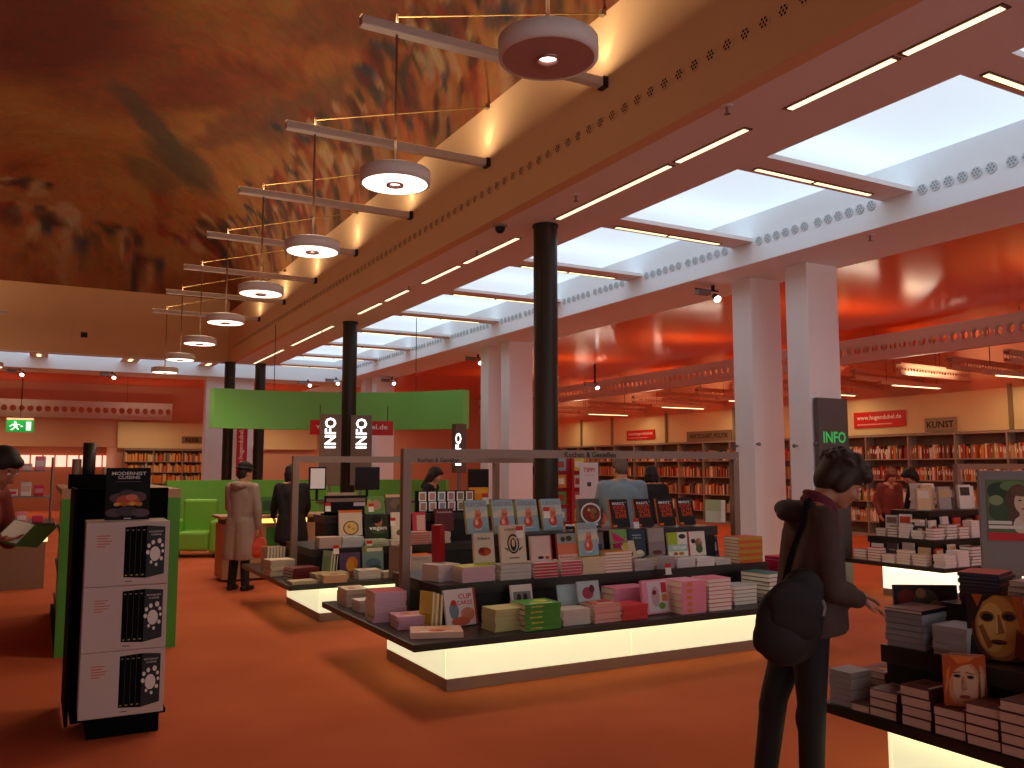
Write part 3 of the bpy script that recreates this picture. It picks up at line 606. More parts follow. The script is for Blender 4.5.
upright(xat(591, 6.36), 6.36, z3, .22, .26, .06, M('#4a4442', .4), [('r', 0, 0, 1, 1, '#5a504a'), ('e', .55, .5, .5, .36, '#e8e0d4'), ('e', .55, .5, .43, .3, '#7a3a24'), ('e', .4, .5, .14, .12, '#9c2c20'), ('e', .65, .58, .16, .1, '#8a6a44'), ('e', .6, .4, .12, .09, '#b0502c'), ('e', .72, .46, .05, .06, '#4c5a2c'), ('e', .45, .62, .06, .05, '#d9b890')], 'grey cookbook with a bowl of stew on its cover', GAF, 0, .16, spine=M('#8a8078', .5))
for k in range(5):
    b = MB().lathe([(.0, 0), (.02, 0), (.026, .02), (.028, .06), (.024, .06), (.022, .012), (0, .01)], (0, 0, 0), M('#e6e0da', .3), 18).lathe([(.0265, .02), (.0285, .045)], (0, 0, 0), M('#24344c', .4), 18)
    o = b.build('mug', smooth=True, loc=(xat(568+6.5*k, 6.26), 6.255, z3)); tag(o, f'small white mug with dark band, {NTH[k]} from left below the stew cookbook', 'mug', 'mugs before the stew cookbook')
upright(4.29-.14, 6.1, zg, .19, .15, .02, M('#6a5a58', .5), [('e', .55, .6, .2, .35, '#dcc4b8'), ('r', .1, 0, .9, .35, '#39344c')], 'book with black and white photo standing on the orange pile', GAF, 0, .12)
upright(4.40, 6.09, zg, .17, .17, .02, M('#8c9a7c', .5), [('r', 0, 0, 1, 1, '#7ca060'), ('p', [(.05, .9), (.95, .42), (.2, .35)], '#c8246c'), ('p', [(.1, .3), (.8, .35), (.7, .05), (.1, .05)], '#9c1c4c'), ('r', .7, 0, 1, .3, '#c9b83a')], 'green book with magenta flower standing on the orange pile', GAF, 0, .12)
upright(4.50, 6.07, zh, .16, .15, .03, M('#cdb89a', .5), [('e', .5, .25, .26, .16, '#3c3a2c'), ('e', .6, .3, .1, .12, '#5c6a3c')], 'small tan book standing right of the orange pile', GAF, .15, .3)
upright(4.62, 6.12, zh, .18, .235, .02, M('#34424c', .45), [('r', 0, 0, 1, 1, '#34444e'), ('t', 'Suppen', .2, .78, .55, .08, '#b9c4c4'), ('t', '& Eintopf', .25, .68, .5, .07, '#b9c4c4'), ('e', .55, .14, .34, .12, '#c4bc98'), ('e', .6, .2, .2, .08, '#e0dac0')], 'dark blue soup cookbook standing under the black cookbooks', GAF, 0, .12)
upright(4.83, 6.12, zh2, .18, .235, .02, M('#8a7c7a', .45), [('r', 0, 0, 1, 1, '#8f8280'), ('r', 0, .5, 1, 1, '#a39692'), ('e', .5, .1, .3, .08, '#6c3a34')], 'misty grey book standing right of the dark blue cookbook', GAF, 0, .12)
upright(5.06, 6.11, zh3, .22, .215, .02, M('#e2e0cc', .45), [('r', 0, .5, .5, 1, '#a9bc2c'), ('r', .5, .5, 1, 1, '#e6e2d2'), ('r', 0, .22, 1, .5, '#a8c8b4'), ('e', .75, .82, .18, .1, '#3c3430'), ('t', 'VIETNAM', .2, .3, .7, .14, '#f4efe6'), ('e', .35, .12, .12, .07, '#c05a2c'), ('e', .65, .12, .14, .07, '#b88a3c')], 'green and white cookbook with white lettering standing on the second tier', GAF, 0, .12)
upright(5.28, 6.11, zh4, .20, .215, .02, M('#e2d2c6', .45), [('r', 0, 0, .08, 1, '#c22230'), ('e', .3, .6, .13, .1, '#3c2c24'), ('e', .6, .5, .2, .2, '#8a6a58'), ('e', .62, .28, .2, .18, '#4c5c3c'), ('e', .68, .62, .08, .09, '#c98a6c')], 'cream book with red spine and couple picture on the second tier', GAF, 0, .12)
upright(xat(712, 6.5), 6.5, z3, .16, .22, .12, M('#d9d2c4', .5), [('r', 0, .5, 1, 1, '#b9c49a')], 'white book leaning at the right end of the top row', GAF, -1.1, .05)
for k in range(3): upright(5.66+.09*k, 6.5, z2+.0, .085, .20, .02, M('#3a4a6c', .5), [('r', .1, .1, .9, .9, '#2c3450'), ('r', .2, .3, .8, .7, '#aab0b8')], f'dark blue leaflet, {NTH[k]} from left behind the striped pile', GAF, -.2, .2)
for k, (px, y, z, d) in enumerate(((520, 5.99, zd+.205, 'above the pink postcard book'), (636, 6.3, z3, 'in front of the black cookbooks'), (667, 5.86, z1+.26, 'behind the front pink pile'), (486, 6.7, 1.30, 'at the left end above the pale blue books'), (547, 6.27, z3+.12, 'beside the fourth pale blue book'))):
    card(xat(px, y), y, z if k not in (2, 3) else z, px, 'red topped price card ' + d)
# ---- table behind
GB = 'books on the table behind'
stack(2.36, 9.55, z1, 6, .27, .24, .027, CRM, 'cream paperback', 'of pile at far left of rear table', GB, .1)
stack(2.48, 9.10, z1, 4, .30, .22, .030, MAR, 'dark red hardcover', 'of pile at left edge of rear table', GB, .25, page=PAGEW)
stack(2.40, 8.76, z1, 1, .26, .18, .03, M('#c9b48c', .5), 'single cream book lying at the front corner', 'of rear table', GB, .1)
stack(2.72, 8.92, z1, 2, .36, .24, .035, M('#bfa677', .5), 'tan flat box book', 'of pair beside the dark red pile', GB, .1)
stack(2.70, 8.72, z1, 1, .24, .2, .075, M('#c9a67c', .5), 'thick tan book lying at front of', 'the rear table', GB, -.05, art=('#8a3c24',))
for k in range(6): upright(2.30+.035*k, 10.05, z1, .16, .26, .03, M(('#d4b48c', '#c9a070', '#d9bd94')[k % 3], .5), [], f'cream book upright in the left row of rear table, {NTH[k]} from left', GB, -1.35, .05)
for k in range(3): upright(2.72+.03*k, 9.04, z1, .12, .28-.02*k, .02, M(('#8c9a78', '#b9b094', '#3a4a34')[k], .5), [('r', .1, .2, .9, .8, '#7a8a64')], f'greenish book leaning at left of rear table, {NTH[k]} from left', GB, -1.0, .12)
upright(3.02, 9.12, z1, .24, .24, .025, M('#5a3c5c', .5), [('r', 0, 0, 1, 1, '#664868'), ('e', .6, .5, .27, .32, '#d8801c'), ('e', .5, .42, .2, .25, '#e0942c'), ('e', .2, .65, .06, .06, '#3c3a6c'), ('r', .1, .0, .9, .08, '#b8402c')], 'purple book with big orange shape standing on the rear table', GB, .1, .08)
upright(3.28, 9.12, z1, .24, .30, .025, M('#6c8478', .5), [('r', 0, 0, 1, 1, '#7c9488'), ('r', 0, .78, 1, 1, '#8a8a54'), ('r', .2, .8, .95, .92, '#e2dcc8'), ('e', .5, .35, .36, .22, '#5c7484'), ('e', .6, .2, .3, .12, '#4a5a40')], 'blue-green landscape book standing right of the purple book', GB, 0, .1)
zq = stack(3.10, 8.82, z1, 3, .24, .18, .03, M('#ded2c6', .5), 'white and red paperback', 'of pile before the purple book', GB, art=('#c03a2c', '#d8963c'))
stack(3.36, 8.82, z1, 2, .2, .18, .03, M('#d9c9b6', .5), 'off-white paperback', 'of pair before the landscape book', GB)
for k in range(2): upright(3.33+.09*k, 8.62, z1, .20, .34, .045, M('#8a6c5c', .5), [], f'tall brown book standing edge-on on rear table, {["left","right"][k]} one', GB, -1.3, .02, page=PAGE)
stack(3.72, 9.0, z1, 6, .38, .26, .032, M('#cabdb8', .5), 'large pale book', 'of big pile at right part of rear table', GB, top=M('#d86a2c', .5))
z = stack(2.83, 9.33, z2, 5, .24, .2, .022, M('#cdb0a4', .5), 'pinkish book', 'at left end of rear table second tier', GB)
zz = stack(3.08, 9.33, z2, 5, .24, .2, .021, M('#c4c6c4', .5), 'pale grey book', 'under the bowl cookbook on rear table', GB)
stack(3.35, 9.32, z2, 3, .28, .2, .022, M('#b9c0a0', .5), 'pale green book', 'under the dark cookbook on rear table', GB, art=('#5a6c8a',))
z4 = stack(3.62, 9.32, z2, 2, .2, .2, .026, M('#d9cbb8', .5), 'ivory book', 'below the white cookbook on rear table', GB)
stack(3.86, 9.32, z2, 5, .26, .2, .026, M('#c8aea6', .5), 'rosy book', 'at right of rear table second tier', GB, spine=M('#c27a6c', .5))
stack(4.15, 9.32, z2, 4, .2, .2, .03, M('#c9bcae', .5), 'chalky book', 'of pile behind the left frame post', GB)
upright(3.10, 9.36, zz, .27, .28, .03, M('#d8c4a8', .5), [('r', 0, 0, 1, 1, '#dcc8ae'), ('r', 0, .9, 1, 1, '#d86a24'), ('e', .5, .3, .34, .28, '#4a3a34'), ('e', .5, .3, .29, .24, '#e2b86c'), ('e', .42, .34, .08, .06, '#b87a3a'), ('e', .6, .26, .08, .06, '#c99a50')], 'cream cookbook with soup bowl standing on the rear table', GB, .05, .1)
upright(3.41, 9.38, z2+.07, .28, .27, .02, M('#2c3226', .45), [('r', 0, 0, 1, 1, '#34382c'), ('r', .5, .0, 1, .4, '#2c4030'), ('e', .58, .66, .17, .2, '#b06a50'), ('e', .5, .78, .2, .16, '#241a16'), ('e', .6, .34, .34, .16, '#4c5a3c'), ('t', 'vegan', .18, .3, .74, .17, '#f0ece4')], 'dark cookbook lettered in white with a face on its cover', GB, 0, .1)
upright(3.70, 9.38, z4, .22, .30, .03, M('#e2d2b9', .5), [('r', .05, .03, .97, .97, '#e5d6bf'), ('e', .45, .22, .2, .1, '#8a4a2c'), ('e', .4, .27, .1, .07, '#5c7034'), ('e', .56, .26, .1, .08, '#c8642c')], 'ivory cookbook standing right of the dark face cookbook', GB, 0, .1)
upright(3.93, 9.38, z2+.13, .16, .22, .02, M('#c83a44', .5), [('r', .3, .05, .95, .85, '#d9b0a4')], 'red and pink book standing by the left frame post', GB, 0, .1)
upright(4.26, 9.40, z2+.12, .24, .26, .04, M('#5c1c24', .5), [('t', 'Schokolade', .1, .8, .8, .1, '#c8a8a0')], 'dark maroon cookbook standing on the rear table', GB, 0, .1)
b = MB().box(0, .50, 0, .02, 0, .22, BLK).box(0, .5, 0, .15, 0, .02, BLK).box(.02, .48, -.003, 0, .15, .19, M('#8a6a5c', .5)).box(.34, .48, -.003, 0, .10, .14, M('#c9b8c4', .5))
tag(b.build('card_holder', loc=(2.87, 9.62, z3)), 'black card holder at the left of the rear table top', 'holder')
upright(3.46, 9.6, z3, .24, .2, .03, M('#6c8a54', .5), [('r', 0, 0, 1, 1, '#6a8c50'), ('e', .6, .5, .25, .3, '#b88a70'), ('e', .25, .5, .14, .35, '#aca04c')], 'green book with portrait on the rear table top', GB)
upright(3.73, 9.6, z3, .25, .22, .03, M('#5c4c3c', .5), [('r', 0, .85, 1, 1, '#d9a884'), ('e', .5, .5, .3, .26, '#7c6450'), ('e', .7, .3, .2, .2, '#4c5034')], 'brown book right of the green portrait book', GB)
t = thing('card_rack', 'black rack of white framed postcards on the rear table top', 'rack', (3.98, 9.56, z3))
MB().box(0, .78, .06, .1, 0, .26, BLK).box(0, .78, -.04, .1, 0, .015, BLK).build('rack_back', t)
for k in range(6):
    for j in range(2):
        c = ('#b98a6a', '#c98f90', '#8c98a8', '#b9788c', '#8a7c68', '#a8786c')[k]
        MB().box(.03+.125*k, .125+.125*k, .02+.02*j, .028+.02*j, .02+.118*j, .13+.118*j, M('#f2eeea', .4)).box(.045+.125*k, .11+.125*k, .018+.02*j, .0205+.02*j, .034+.118*j, .116+.118*j, M(c, .5)).build('postcard', t)
for k, (px, y, z, d) in enumerate(((338, 9.0, z1+.25, 'above the purple book'), (372, 9.25, z2+.38, 'above the ivory cookbook'), (329, 9.2, z2+.4, 'on a white card above the bowl cookbook'), (371, 9.15, z2-.02, 'on the ledge below the ivory cookbook'), (394, 9.2, z2+.22, 'left of the frame post'))):
    card(xat(px, y), y, z, px, 'red topped price card ' + d + ' of rear table')
# ---- lower right table
GC = 'hardcovers piled at the lower right table'
HC = M('#4a2620', .5); HT = M('#6c3a2c', .45); PG = M('#d6bfae', .85, var=.1, scale=80)
def hstack(px, y, z, n, w_, t, place, lab='white-edged hardcover', rz=0., x=None, cov=HC, top=HT, d=.15, art=('#9c4a2c', '#3c2420')):
    stack(x if x is not None else xat(px, y), y, z, n, w_, d, t, cov, lab, place, GC, rz, top=top, page=PG, jit=.003, art=art)
# left end of the lower right table: piles along its edge from the woman towards the picture corner
stack(3.60, 3.05, z1, 6, .16, .13, .026, M('#a79c98', .5), 'grey magazine', 'of pile at the table corner beside the woman', GC, .05, page=M('#b7aca6', .85))
stack(3.565, 2.925, z1, 1, .12, .10, .036, HC, 'single pale-edged hardcover lying', 'at table edge nearest the woman', GC, .1, top=HT, page=PG)
for n, yy, t_, pl in ((3, 2.80, .040, 'of first pile from the woman'), (4, 2.63, .043, 'of second pile from the woman'), (3, 2.465, .040, 'of third pile from the woman'), (4, 2.315, .041, 'of fourth pile from the woman'), (5, 2.165, .042, 'of fifth pile from the woman'), (4, 2.015, .042, 'of sixth pile from the woman')):
    stack(3.61, yy, z1, n, .19, .145, t_, HC, 'white-edged hardcover', pl, GC, .06, top=HT, page=PG, jit=.003, art=('#9c4a2c', '#2c2020'))
stack(3.86, 3.06, z1, 4, .22, .15, .034, M('#8c4a34', .5), 'brown illustrated hardcover', 'behind the grey corner pile', GC, .1, page=PG, art=('#c9853c', '#5c2a1c'))
zg = stack(3.845, 2.85, z2, 6, .21, .20, .027, M('#8f8888', .5), 'grey edged art book', 'of pile under the open dark book', GC, .1, page=M('#a39c9a', .85))
put_book(book_meshes(.25, .19, .018, BLK, M('#201c20', .3), None, PG, None), (3.84, 2.84, zg+.001), (0, 0, .15), 'dark closed book lying right under the hand of the woman in brown', GC)
stack(3.86, 2.62, z2, 5, .2, .17, .026, M('#a7a09e', .5), 'light grey art book', 'of lower pile right of the dark book', GC, .05, page=M('#aaa3a0', .85))
zq = stack(4.18, 3.068, z1, 12, .26, .15, .026, M('#5c4438', .5), 'brown paperback', 'of pile hidden behind the painted art book', GC, .0, page=PG)
upright(4.13, 2.985, zq, .33, .215, .02, M('#2c1f1a', .4), [('r', 0, 0, 1, 1, '#33251e'), ('e', .2, .7, .14, .2, '#7a2a1c'), ('e', .5, .6, .2, .3, '#55503c'), ('e', .65, .4, .14, .24, '#8a7a5c'), ('e', .3, .3, .16, .2, '#24303a'), ('e', .85, .3, .1, .3, '#5c4a3a'), ('e', .42, .8, .08, .12, '#b8784c')], 'dark art book with crowded painting on its cover, behind the hand', GC, -.55, .1)
MASK = [('r', 0, 0, 1, 1, '#1c1210'), ('e', .62, .5, .56, .56, '#4a1e10'), ('e', .6, .52, .46, .52, '#96561f'), ('e', .54, .52, .38, .47, '#b87c34'), ('e', .44, .5, .24, .38, '#cf9a50'), ('e', .36, .66, .13, .085, '#7a4418'), ('e', .37, .65, .10, .055, '#18100d'), ('e', .74, .68, .13, .08, '#6c3a16'), ('e', .74, .67, .095, .05, '#18100d'), ('p', [(.52, .7), (.58, .7), (.66, .42), (.50, .39)], '#8c5424'), ('p', [(.52, .7), (.54, .7), (.54, .42), (.50, .40)], '#e0b468'), ('e', .54, .28, .15, .04, '#5c2412'), ('e', .54, .265, .13, .012, '#2c120c'), ('p', [(.2, .5), (.28, .54), (.44, .22), (.36, .16)], '#8a4e22'), ('p', [(.0, 1), (.5, 1), (.3, .88), (.14, .6), (.0, .5)], '#2c1410'), ('p', [(.1, 1), (.3, 1), (.2, .8)], '#a8481c'), ('p', [(.8, 1), (1, 1), (1, .3), (.9, .6)], '#b8581e'), ('p', [(.86, .5), (1, .4), (1, 0), (.8, .1)], '#7a2e14')]
upright(3.845, 2.44, z2, .23, .29, .03, M('#1c1413', .35), MASK, 'large dark art book with a golden masked face on its cover', GC, -1.0, .14)
FACE = [('r', 0, 0, 1, 1, '#a8401c'), ('e', .52, .46, .52, .55, '#b4663a'), ('e', .56, .44, .44, .48, '#c98a62'), ('e', .6, .42, .34, .42, '#d6a480'), ('p', [(0, 1), (1, 1), (1, .72), (.8, .86), (.5, .8), (.3, .7), (.16, .5), (.14, .2), (.2, 0), (0, 0)], '#b84e1a'), ('p', [(.2, 1), (.9, 1), (.74, .9), (.4, .84)], '#d8742a'), ('p', [(.02, .2), (.1, .7), (.2, .8), (.13, .4)], '#d8742a'), ('e', .38, .6, .10, .035, '#4c3024'), ('e', .38, .6, .04, .03, '#20140f'), ('e', .74, .59, .10, .035, '#4c3024'), ('e', .74, .59, .04, .03, '#20140f'), ('p', [(.26, .67), (.48, .69), (.48, .67), (.27, .65)], '#7a3c1e'), ('p', [(.62, .69), (.86, .66), (.86, .64), (.62, .67)], '#7a3c1e'), ('e', .57, .2, .15, .04, '#a0443a'), ('e', .57, .2, .13, .008, '#5c201c'), ('p', [(.53, .6), (.57, .6), (.65, .36), (.5, .35)], '#be8660'), ('e', .57, .345, .06, .018, '#9c6244'), ('p', [(.9, 0), (1, 0), (1, .7), (.95, .4)], '#8c3216')]
zs = z1 + 3*.0415
for k in range(2): upright(3.585+.05*k, 2.44+.004*k, zs, .145, .215, .034, M('#a8401c', .4), FACE, f'hardcover with an orange haired face on it, {["in front","behind"][k]} of the pair', GC, -.86, .05, page=M('#e6d6c4', .8))
stack(4.20, 2.70, .942, 9, .25, .19, .016, M('#20222c', .4), 'dark magazine', 'of pile above the golden mask book', GC, .3, page=M('#4a4a58', .7), top=M('#b9401c', .5))
stack(4.23, 2.42, .942, 5, .24, .24, .026, M('#a8867c', .5), 'dusky pink book', 'of pile by the right picture edge', GC, .05, page=PG)
zi = stack(3.88, 2.17, z2, 5, .2, .17, .028, M('#d4c4b4', .5), 'ivory hardcover', 'of pile right of the golden mask book', GC, .05, page=M('#dccab4', .85), top=M('#a83a1c', .5))
upright(3.93, 2.19, zi, .2, .18, .03, M('#15110f', .4), [], 'black book standing on the ivory pile', GC, -1.05, .1)
# ---- right far table
GD = 'books on the brightly lit right table'
pal = ['#d9cfc6', '#b8322a', '#c9a878', '#e2d8ce', '#8a6a54', '#d9b98c', '#4a3a34', '#c84a2c', '#e0d0c0', '#a89c94']
cn = ['white', 'red', 'sand', 'ivory', 'brown', 'straw', 'dark', 'brick red', 'cream', 'greyish']
piles = MB(); rp = random.Random(12)
def pile(x, y, z, n, w_, d, t, q):
    m = M(pal[q], .55)
    for k in range(n):
        dx, dy = rp.uniform(-.008, .008), rp.uniform(-.008, .008); a, b_, c = x+dx, y+dy, z+k*(t+.001)
        piles.box(a-w_/2, a+w_/2, b_-d/2, b_+d/2, c, c+.003, m).box(a-w_/2, a+w_/2, b_-d/2, b_+d/2, c+t-.003, c+t, m).box(a-w_/2+.003, a+w_/2-.003, b_-d/2+.003, b_+d/2-.003, c+.003, c+t-.003, PAGEW)
for i, x in enumerate([9.33+.25*i for i in range(12)]): pile(x, 6.49, z1, (4, 5, 6, 4, 7, 6, 5)[i % 7], .21, .15, .036, (i*3) % 10)
for i in range(12): pile(9.58+.24*i, 6.775, z2, (4, 5, 4, 6, 4)[i % 5], .19, .12, .034, (i*3+1) % 10)
for i in range(5): pile(9.262, 6.74+.21*i, z1, (4, 5, 3, 5, 4)[i], .12, .18, .032, (i*3+2) % 10); pile(9.523, 6.96+.17*i if i < 4 else 6.96, z2 if i < 4 else z2+.2, (3, 5, 4, 3, 1)[i], .10, .14, .032, (i*3) % 10)
pile(10.15, 7.34, z3, 9, .24, .2, .036, 3)
tag(piles.build('piled_books', fix=False), 'low piles of pale books along the tiers of the brightly lit right table', 'books', None, 'stuff')
def ups(lst, z, w_, h, t, rz, desc, off, art):
    for i, (x, y) in enumerate(lst):
        q = (i*7+off) % 10
        upright(x, y, z, w_, h+.02*((i*5) % 3), t, M(pal[q], .5), art(q), f'{cn[q]} upright book, {NTH[i]} {desc} of right far table', GD, rz+R.uniform(-.15, .15), .08)
A1 = lambda q: [('r', .08, .6, .92, .9, pal[(q+4) % 10]), ('e', .5, .32, .28, .18, pal[(q+7) % 10])]
A2 = lambda q: [('r', .1, .1, .9, .35, pal[(q+5) % 10]), ('r', .2, .6, .8, .66, pal[(q+3) % 10])]
A3 = lambda q: [('r', .1, .55, .9, .9, pal[(q+3) % 10])]
ups([(9.42+.25*i, 6.60) for i in range(6)], z1, .15, .2, .03, 0, 'from left on lowest tier', 1, A1)
ups([(9.375, 6.80+.22*i) for i in range(4)], z1, .15, .2, .03, -1.4, 'from front along left side', 2, A2)
ups([(9.70+.24*i, 6.865) for i in range(6)], z2, .15, .22, .03, 0, 'from left on second tier', 3, A2)
ups([(9.625, 7.02+.2*i) for i in range(3)], z2, .15, .24, .03, -1.3, 'from front at left of second tier', 6, A1)
ups([(9.80+.21*i, 7.06+.1*(i % 2)) for i in range(7)], z3, .17, .27, .05, -.3, 'from left on the top', 5, A3)
# ================================================================ wall shelves
SPC = ['#b5442a', '#d8772c', '#e0b070', '#c9a27c', '#8c2c22', '#e6dac8', '#5c3c2c', '#d99a4c', '#c43a30', '#a86a3c', '#f0e2c8', '#3c3a44', '#7c8a74', '#c8b490', '#d25a34']
SHC = M('#a08c7c', .5); SHB = M('#7a6050', .6)
def bookcase(y0, y1, rows, top, name, label, depth=.32, x=XR):
    t = thing(name, label, 'bookcase', (x, y0, 0), 0, 'wall bookcases')
    L = y1-y0; b = MB().box(-.03, 0, 0, L, 0, top, SHB); b.build('back_panel', t)
    MB().box(-depth, -.0, 0, L, 0, .08, SHC).build('plinth', t); MB().box(-depth, 0, 0, L, top-.05, top, SHC).build('top_board', t)
    n = max(1, round(L/1.1)); 
    for k in range(n+1):
        q = min(L-.03, k*L/n); MB().box(-depth, -.03, q, q+.03, .08, top-.05, SHC).build('upright_panel', t)
    for z in rows: MB().box(-depth+.005, -.03, .03, L-.03, z-.025, z, SHC).build('shelf', t)
    return t
ROWS = [.36, .83, 1.33, 1.80]
def stuff_rows(rows, name, label, x=XR, depth=.3):
    b = MB(); r = random.Random(4); ms = [M(c, .5) for c in SPC]; wh = M('#efe4d4', .5)
    for y0, y1, z in rows:
        y = y0
        while y < y1:
            t = r.uniform(.024, .058); h = r.choice((.22, .25, .28, .30)); q = r.uniform(0, .03)
            if r.random() > .05:
                b.box(x-depth+.03+q, x-depth+.23, y, y+t, z, z+h, r.choice(ms))
                if y0 < 15 and r.random() < .7: b.box(x-depth+.029+q, x-depth+.03+q, y+t*.25, y+t*.75, z+h*.45, z+h*.8, wh)
            y += t+.002
    o = b.build(name, fix=False); tag(o, label, 'books', None, 'stuff')
yk0, yk1 = 10.0, 14.9
bookcase(7.0, 14.9, ROWS, 2.36, 'wall_bookcase', 'brown wall bookcase under the dark art section sign')
bookcase(15.0, 30.6, ROWS, 2.36, 'wall_bookcase', 'long brown wall bookcase under the politics section sign')
stuff_rows([(7.2, 14.75, z+.001) for z in ROWS] + [(15.1, 30.5, z+.001) for z in ROWS], 'shelf_books', 'hundreds of colourful book spines filling the bookcases along the right wall')
# header board over the shelves, with signs
struct('trim_header', MB().box(XR-.2, XR, 7.0, 30.6, 2.37, 3.22, CREAM))
b = MB()
for y in [8.3, 10.3, 14.6, 16.6, 18.2, 21.2, 24.1, 26.0, 28.0]: b.box(XR-.26, XR-.2, y, y+.07, 2.37, 3.3, M('#8c7658', .5))
struct('trim_posts', b)
def wall_sign(txt, pa, pb, fg, bg, label, sub=None, x=XR-.22, cat='sign'):
    a = atx(*pa, x); c = atx(*pb, x); t = thing('wall_sign', label, cat, (x, c.y, c.z), 0)
    L, h = a.y-c.y, a.z-c.z
    MB().rbox(-.02, 0, 0, L, 0, h, .003, M(bg, .5)).build('sign_board', t)
    b = MB(); b.text(txt, (-.022, L*.93, h*(.42 if sub else .25)), (0, -1, 0), (0, 0, 1), M(fg, .5), w=L*.86, h=h*(.36 if sub else .5))
    if sub: b.box(-.0215, -.0205, L*.25, L*.93, h*.16, h*.24, M('#e8a8a0', .5))
    b.build('lettering', t); return t
wall_sign('www.hugendubel.de', (854, 413), (906, 426), '#f6e6e0', '#d41c14', 'red web address sign on the header left of the art section sign', 1)
wall_sign('KUNST', (925, 418.5), (957, 430.5), '#171210', '#a08a6c', 'grey sign with black capital letters right of the red web sign')
wall_sign('www.hugendubel.de', (627, 431), (655, 439), '#f6e6e0', '#d41c14', 'small red web address sign seen left of the near pillars', 1)
wall_sign('WIRTSCHAFT, POLITIK', (687, 432), (732, 441), '#171210', '#8a7358', 'long section sign for business and politics on the far header')
# info panel on the near pillar
t = thing('info_board', 'dark grey panel with green lettering on the near white pillar', 'sign', (8.87, 7.87, 0))
MB().rbox(0, .56, 0, .07, 0, 2.52, .006, M('#5f5855', .5)).build('panel', t)
MB().text('INFO', (.08, -.003, 1.93), (1, 0, 0), (0, 0, 1), M('#37c060', .4, emit=.35), w=.42, h=.15).build('lettering', t)
MB().box(.08, .5, -.006, 0, 1.70, 1.83, M('#d42018', .5)).box(.08, .5, -.008, -.004, 1.74, 1.77, M('#f0d0c8', .5)).build('sticker', t)
for k, (px, y) in enumerate(((738, 8.96), (750, 8.96), (797, 7.93), (809, 7.93))):
    p = atx(px, 446, 8.84) if k in (0, 2) else aty(px, 444, 8.96 if k < 2 else 7.96)
    d = Vector((-.06, 0, 0)) if k in (0, 2) else Vector((0, -.06, 0)); p = Vector((8.85, p.y, p.z)) if k in (0, 2) else Vector((8.85+.03, (9.0, 7.97)[k > 1], p.z))
    b = MB().tube(p, p+d, .012, GREYM, 8).tube(p+d*.8, p+d*1.2, .025, GREYM, 10); o = b.build('wall_hook'); tag(o, f'small metal knob on the {["left","right"][k > 1]} near pillar, {["left","right"][k % 2]} of its pair', 'hook', 'metal knobs on the pillars')
# poster stand
t = thing('poster_stand', 'grey poster stand with a portrait poster at the right picture edge', 'stand', (6.66, 4.05, 0), -.9)
pw = .42
MB().rbox(-.22, .22, 0, .05, .78, 1.59, .008, M('#857d7a', .5, .2)).rbox(-.05, .05, .01, .04, 0, .8, .005, GREYM).box(-.2, .2, -.15, .2, 0, .02, GREYM).build('stand_frame', t)
b = MB().box(-.165, .165, -.004, 0, 1.06, 1.52, M('#5c7040', .4))
for a in (('e', -.08, 1.43, .08, .07, '#2c4024'), ('e', -.07, 1.28, .085, .09, '#3a5230'), ('e', -.10, 1.36, .05, .04, '#8a9c6c'), ('e', .02, 1.47, .09, .04, '#6c8450'), ('e', .06, 1.36, .095, .125, '#5c3c28'), ('e', .03, 1.24, .05, .09, '#5c3c28'), ('e', .085, 1.17, .075, .075, '#e0cdb4'), ('e', .085, 1.25, .03, .06, '#d8bc9c'), ('e', .085, 1.345, .062, .09, '#dcc2a2'), ('e', .075, 1.43, .07, .04, '#6a462e'), ('e', .062, 1.36, .013, .006, '#4a3424'), ('e', .108, 1.36, .013, .006, '#4a3424'), ('e', .086, 1.295, .02, .006, '#a85a4c')): b.disc((a[1], -.0045-.0006*len(b.f)*.2, a[2]), a[3], M(a[5], .5), 18, 'y', a[4])
b.box(-.165, .165, -.0075, -.004, 1.05, 1.11, M('#c8282c', .5)).box(-.16, .0, -.008, -.004, 1.175, 1.2, M('#e8e0d4', .5)).box(-.16, .07, -.008, -.004, 1.14, 1.165, M('#e8e0d4', .5)); b.build('poster', t)
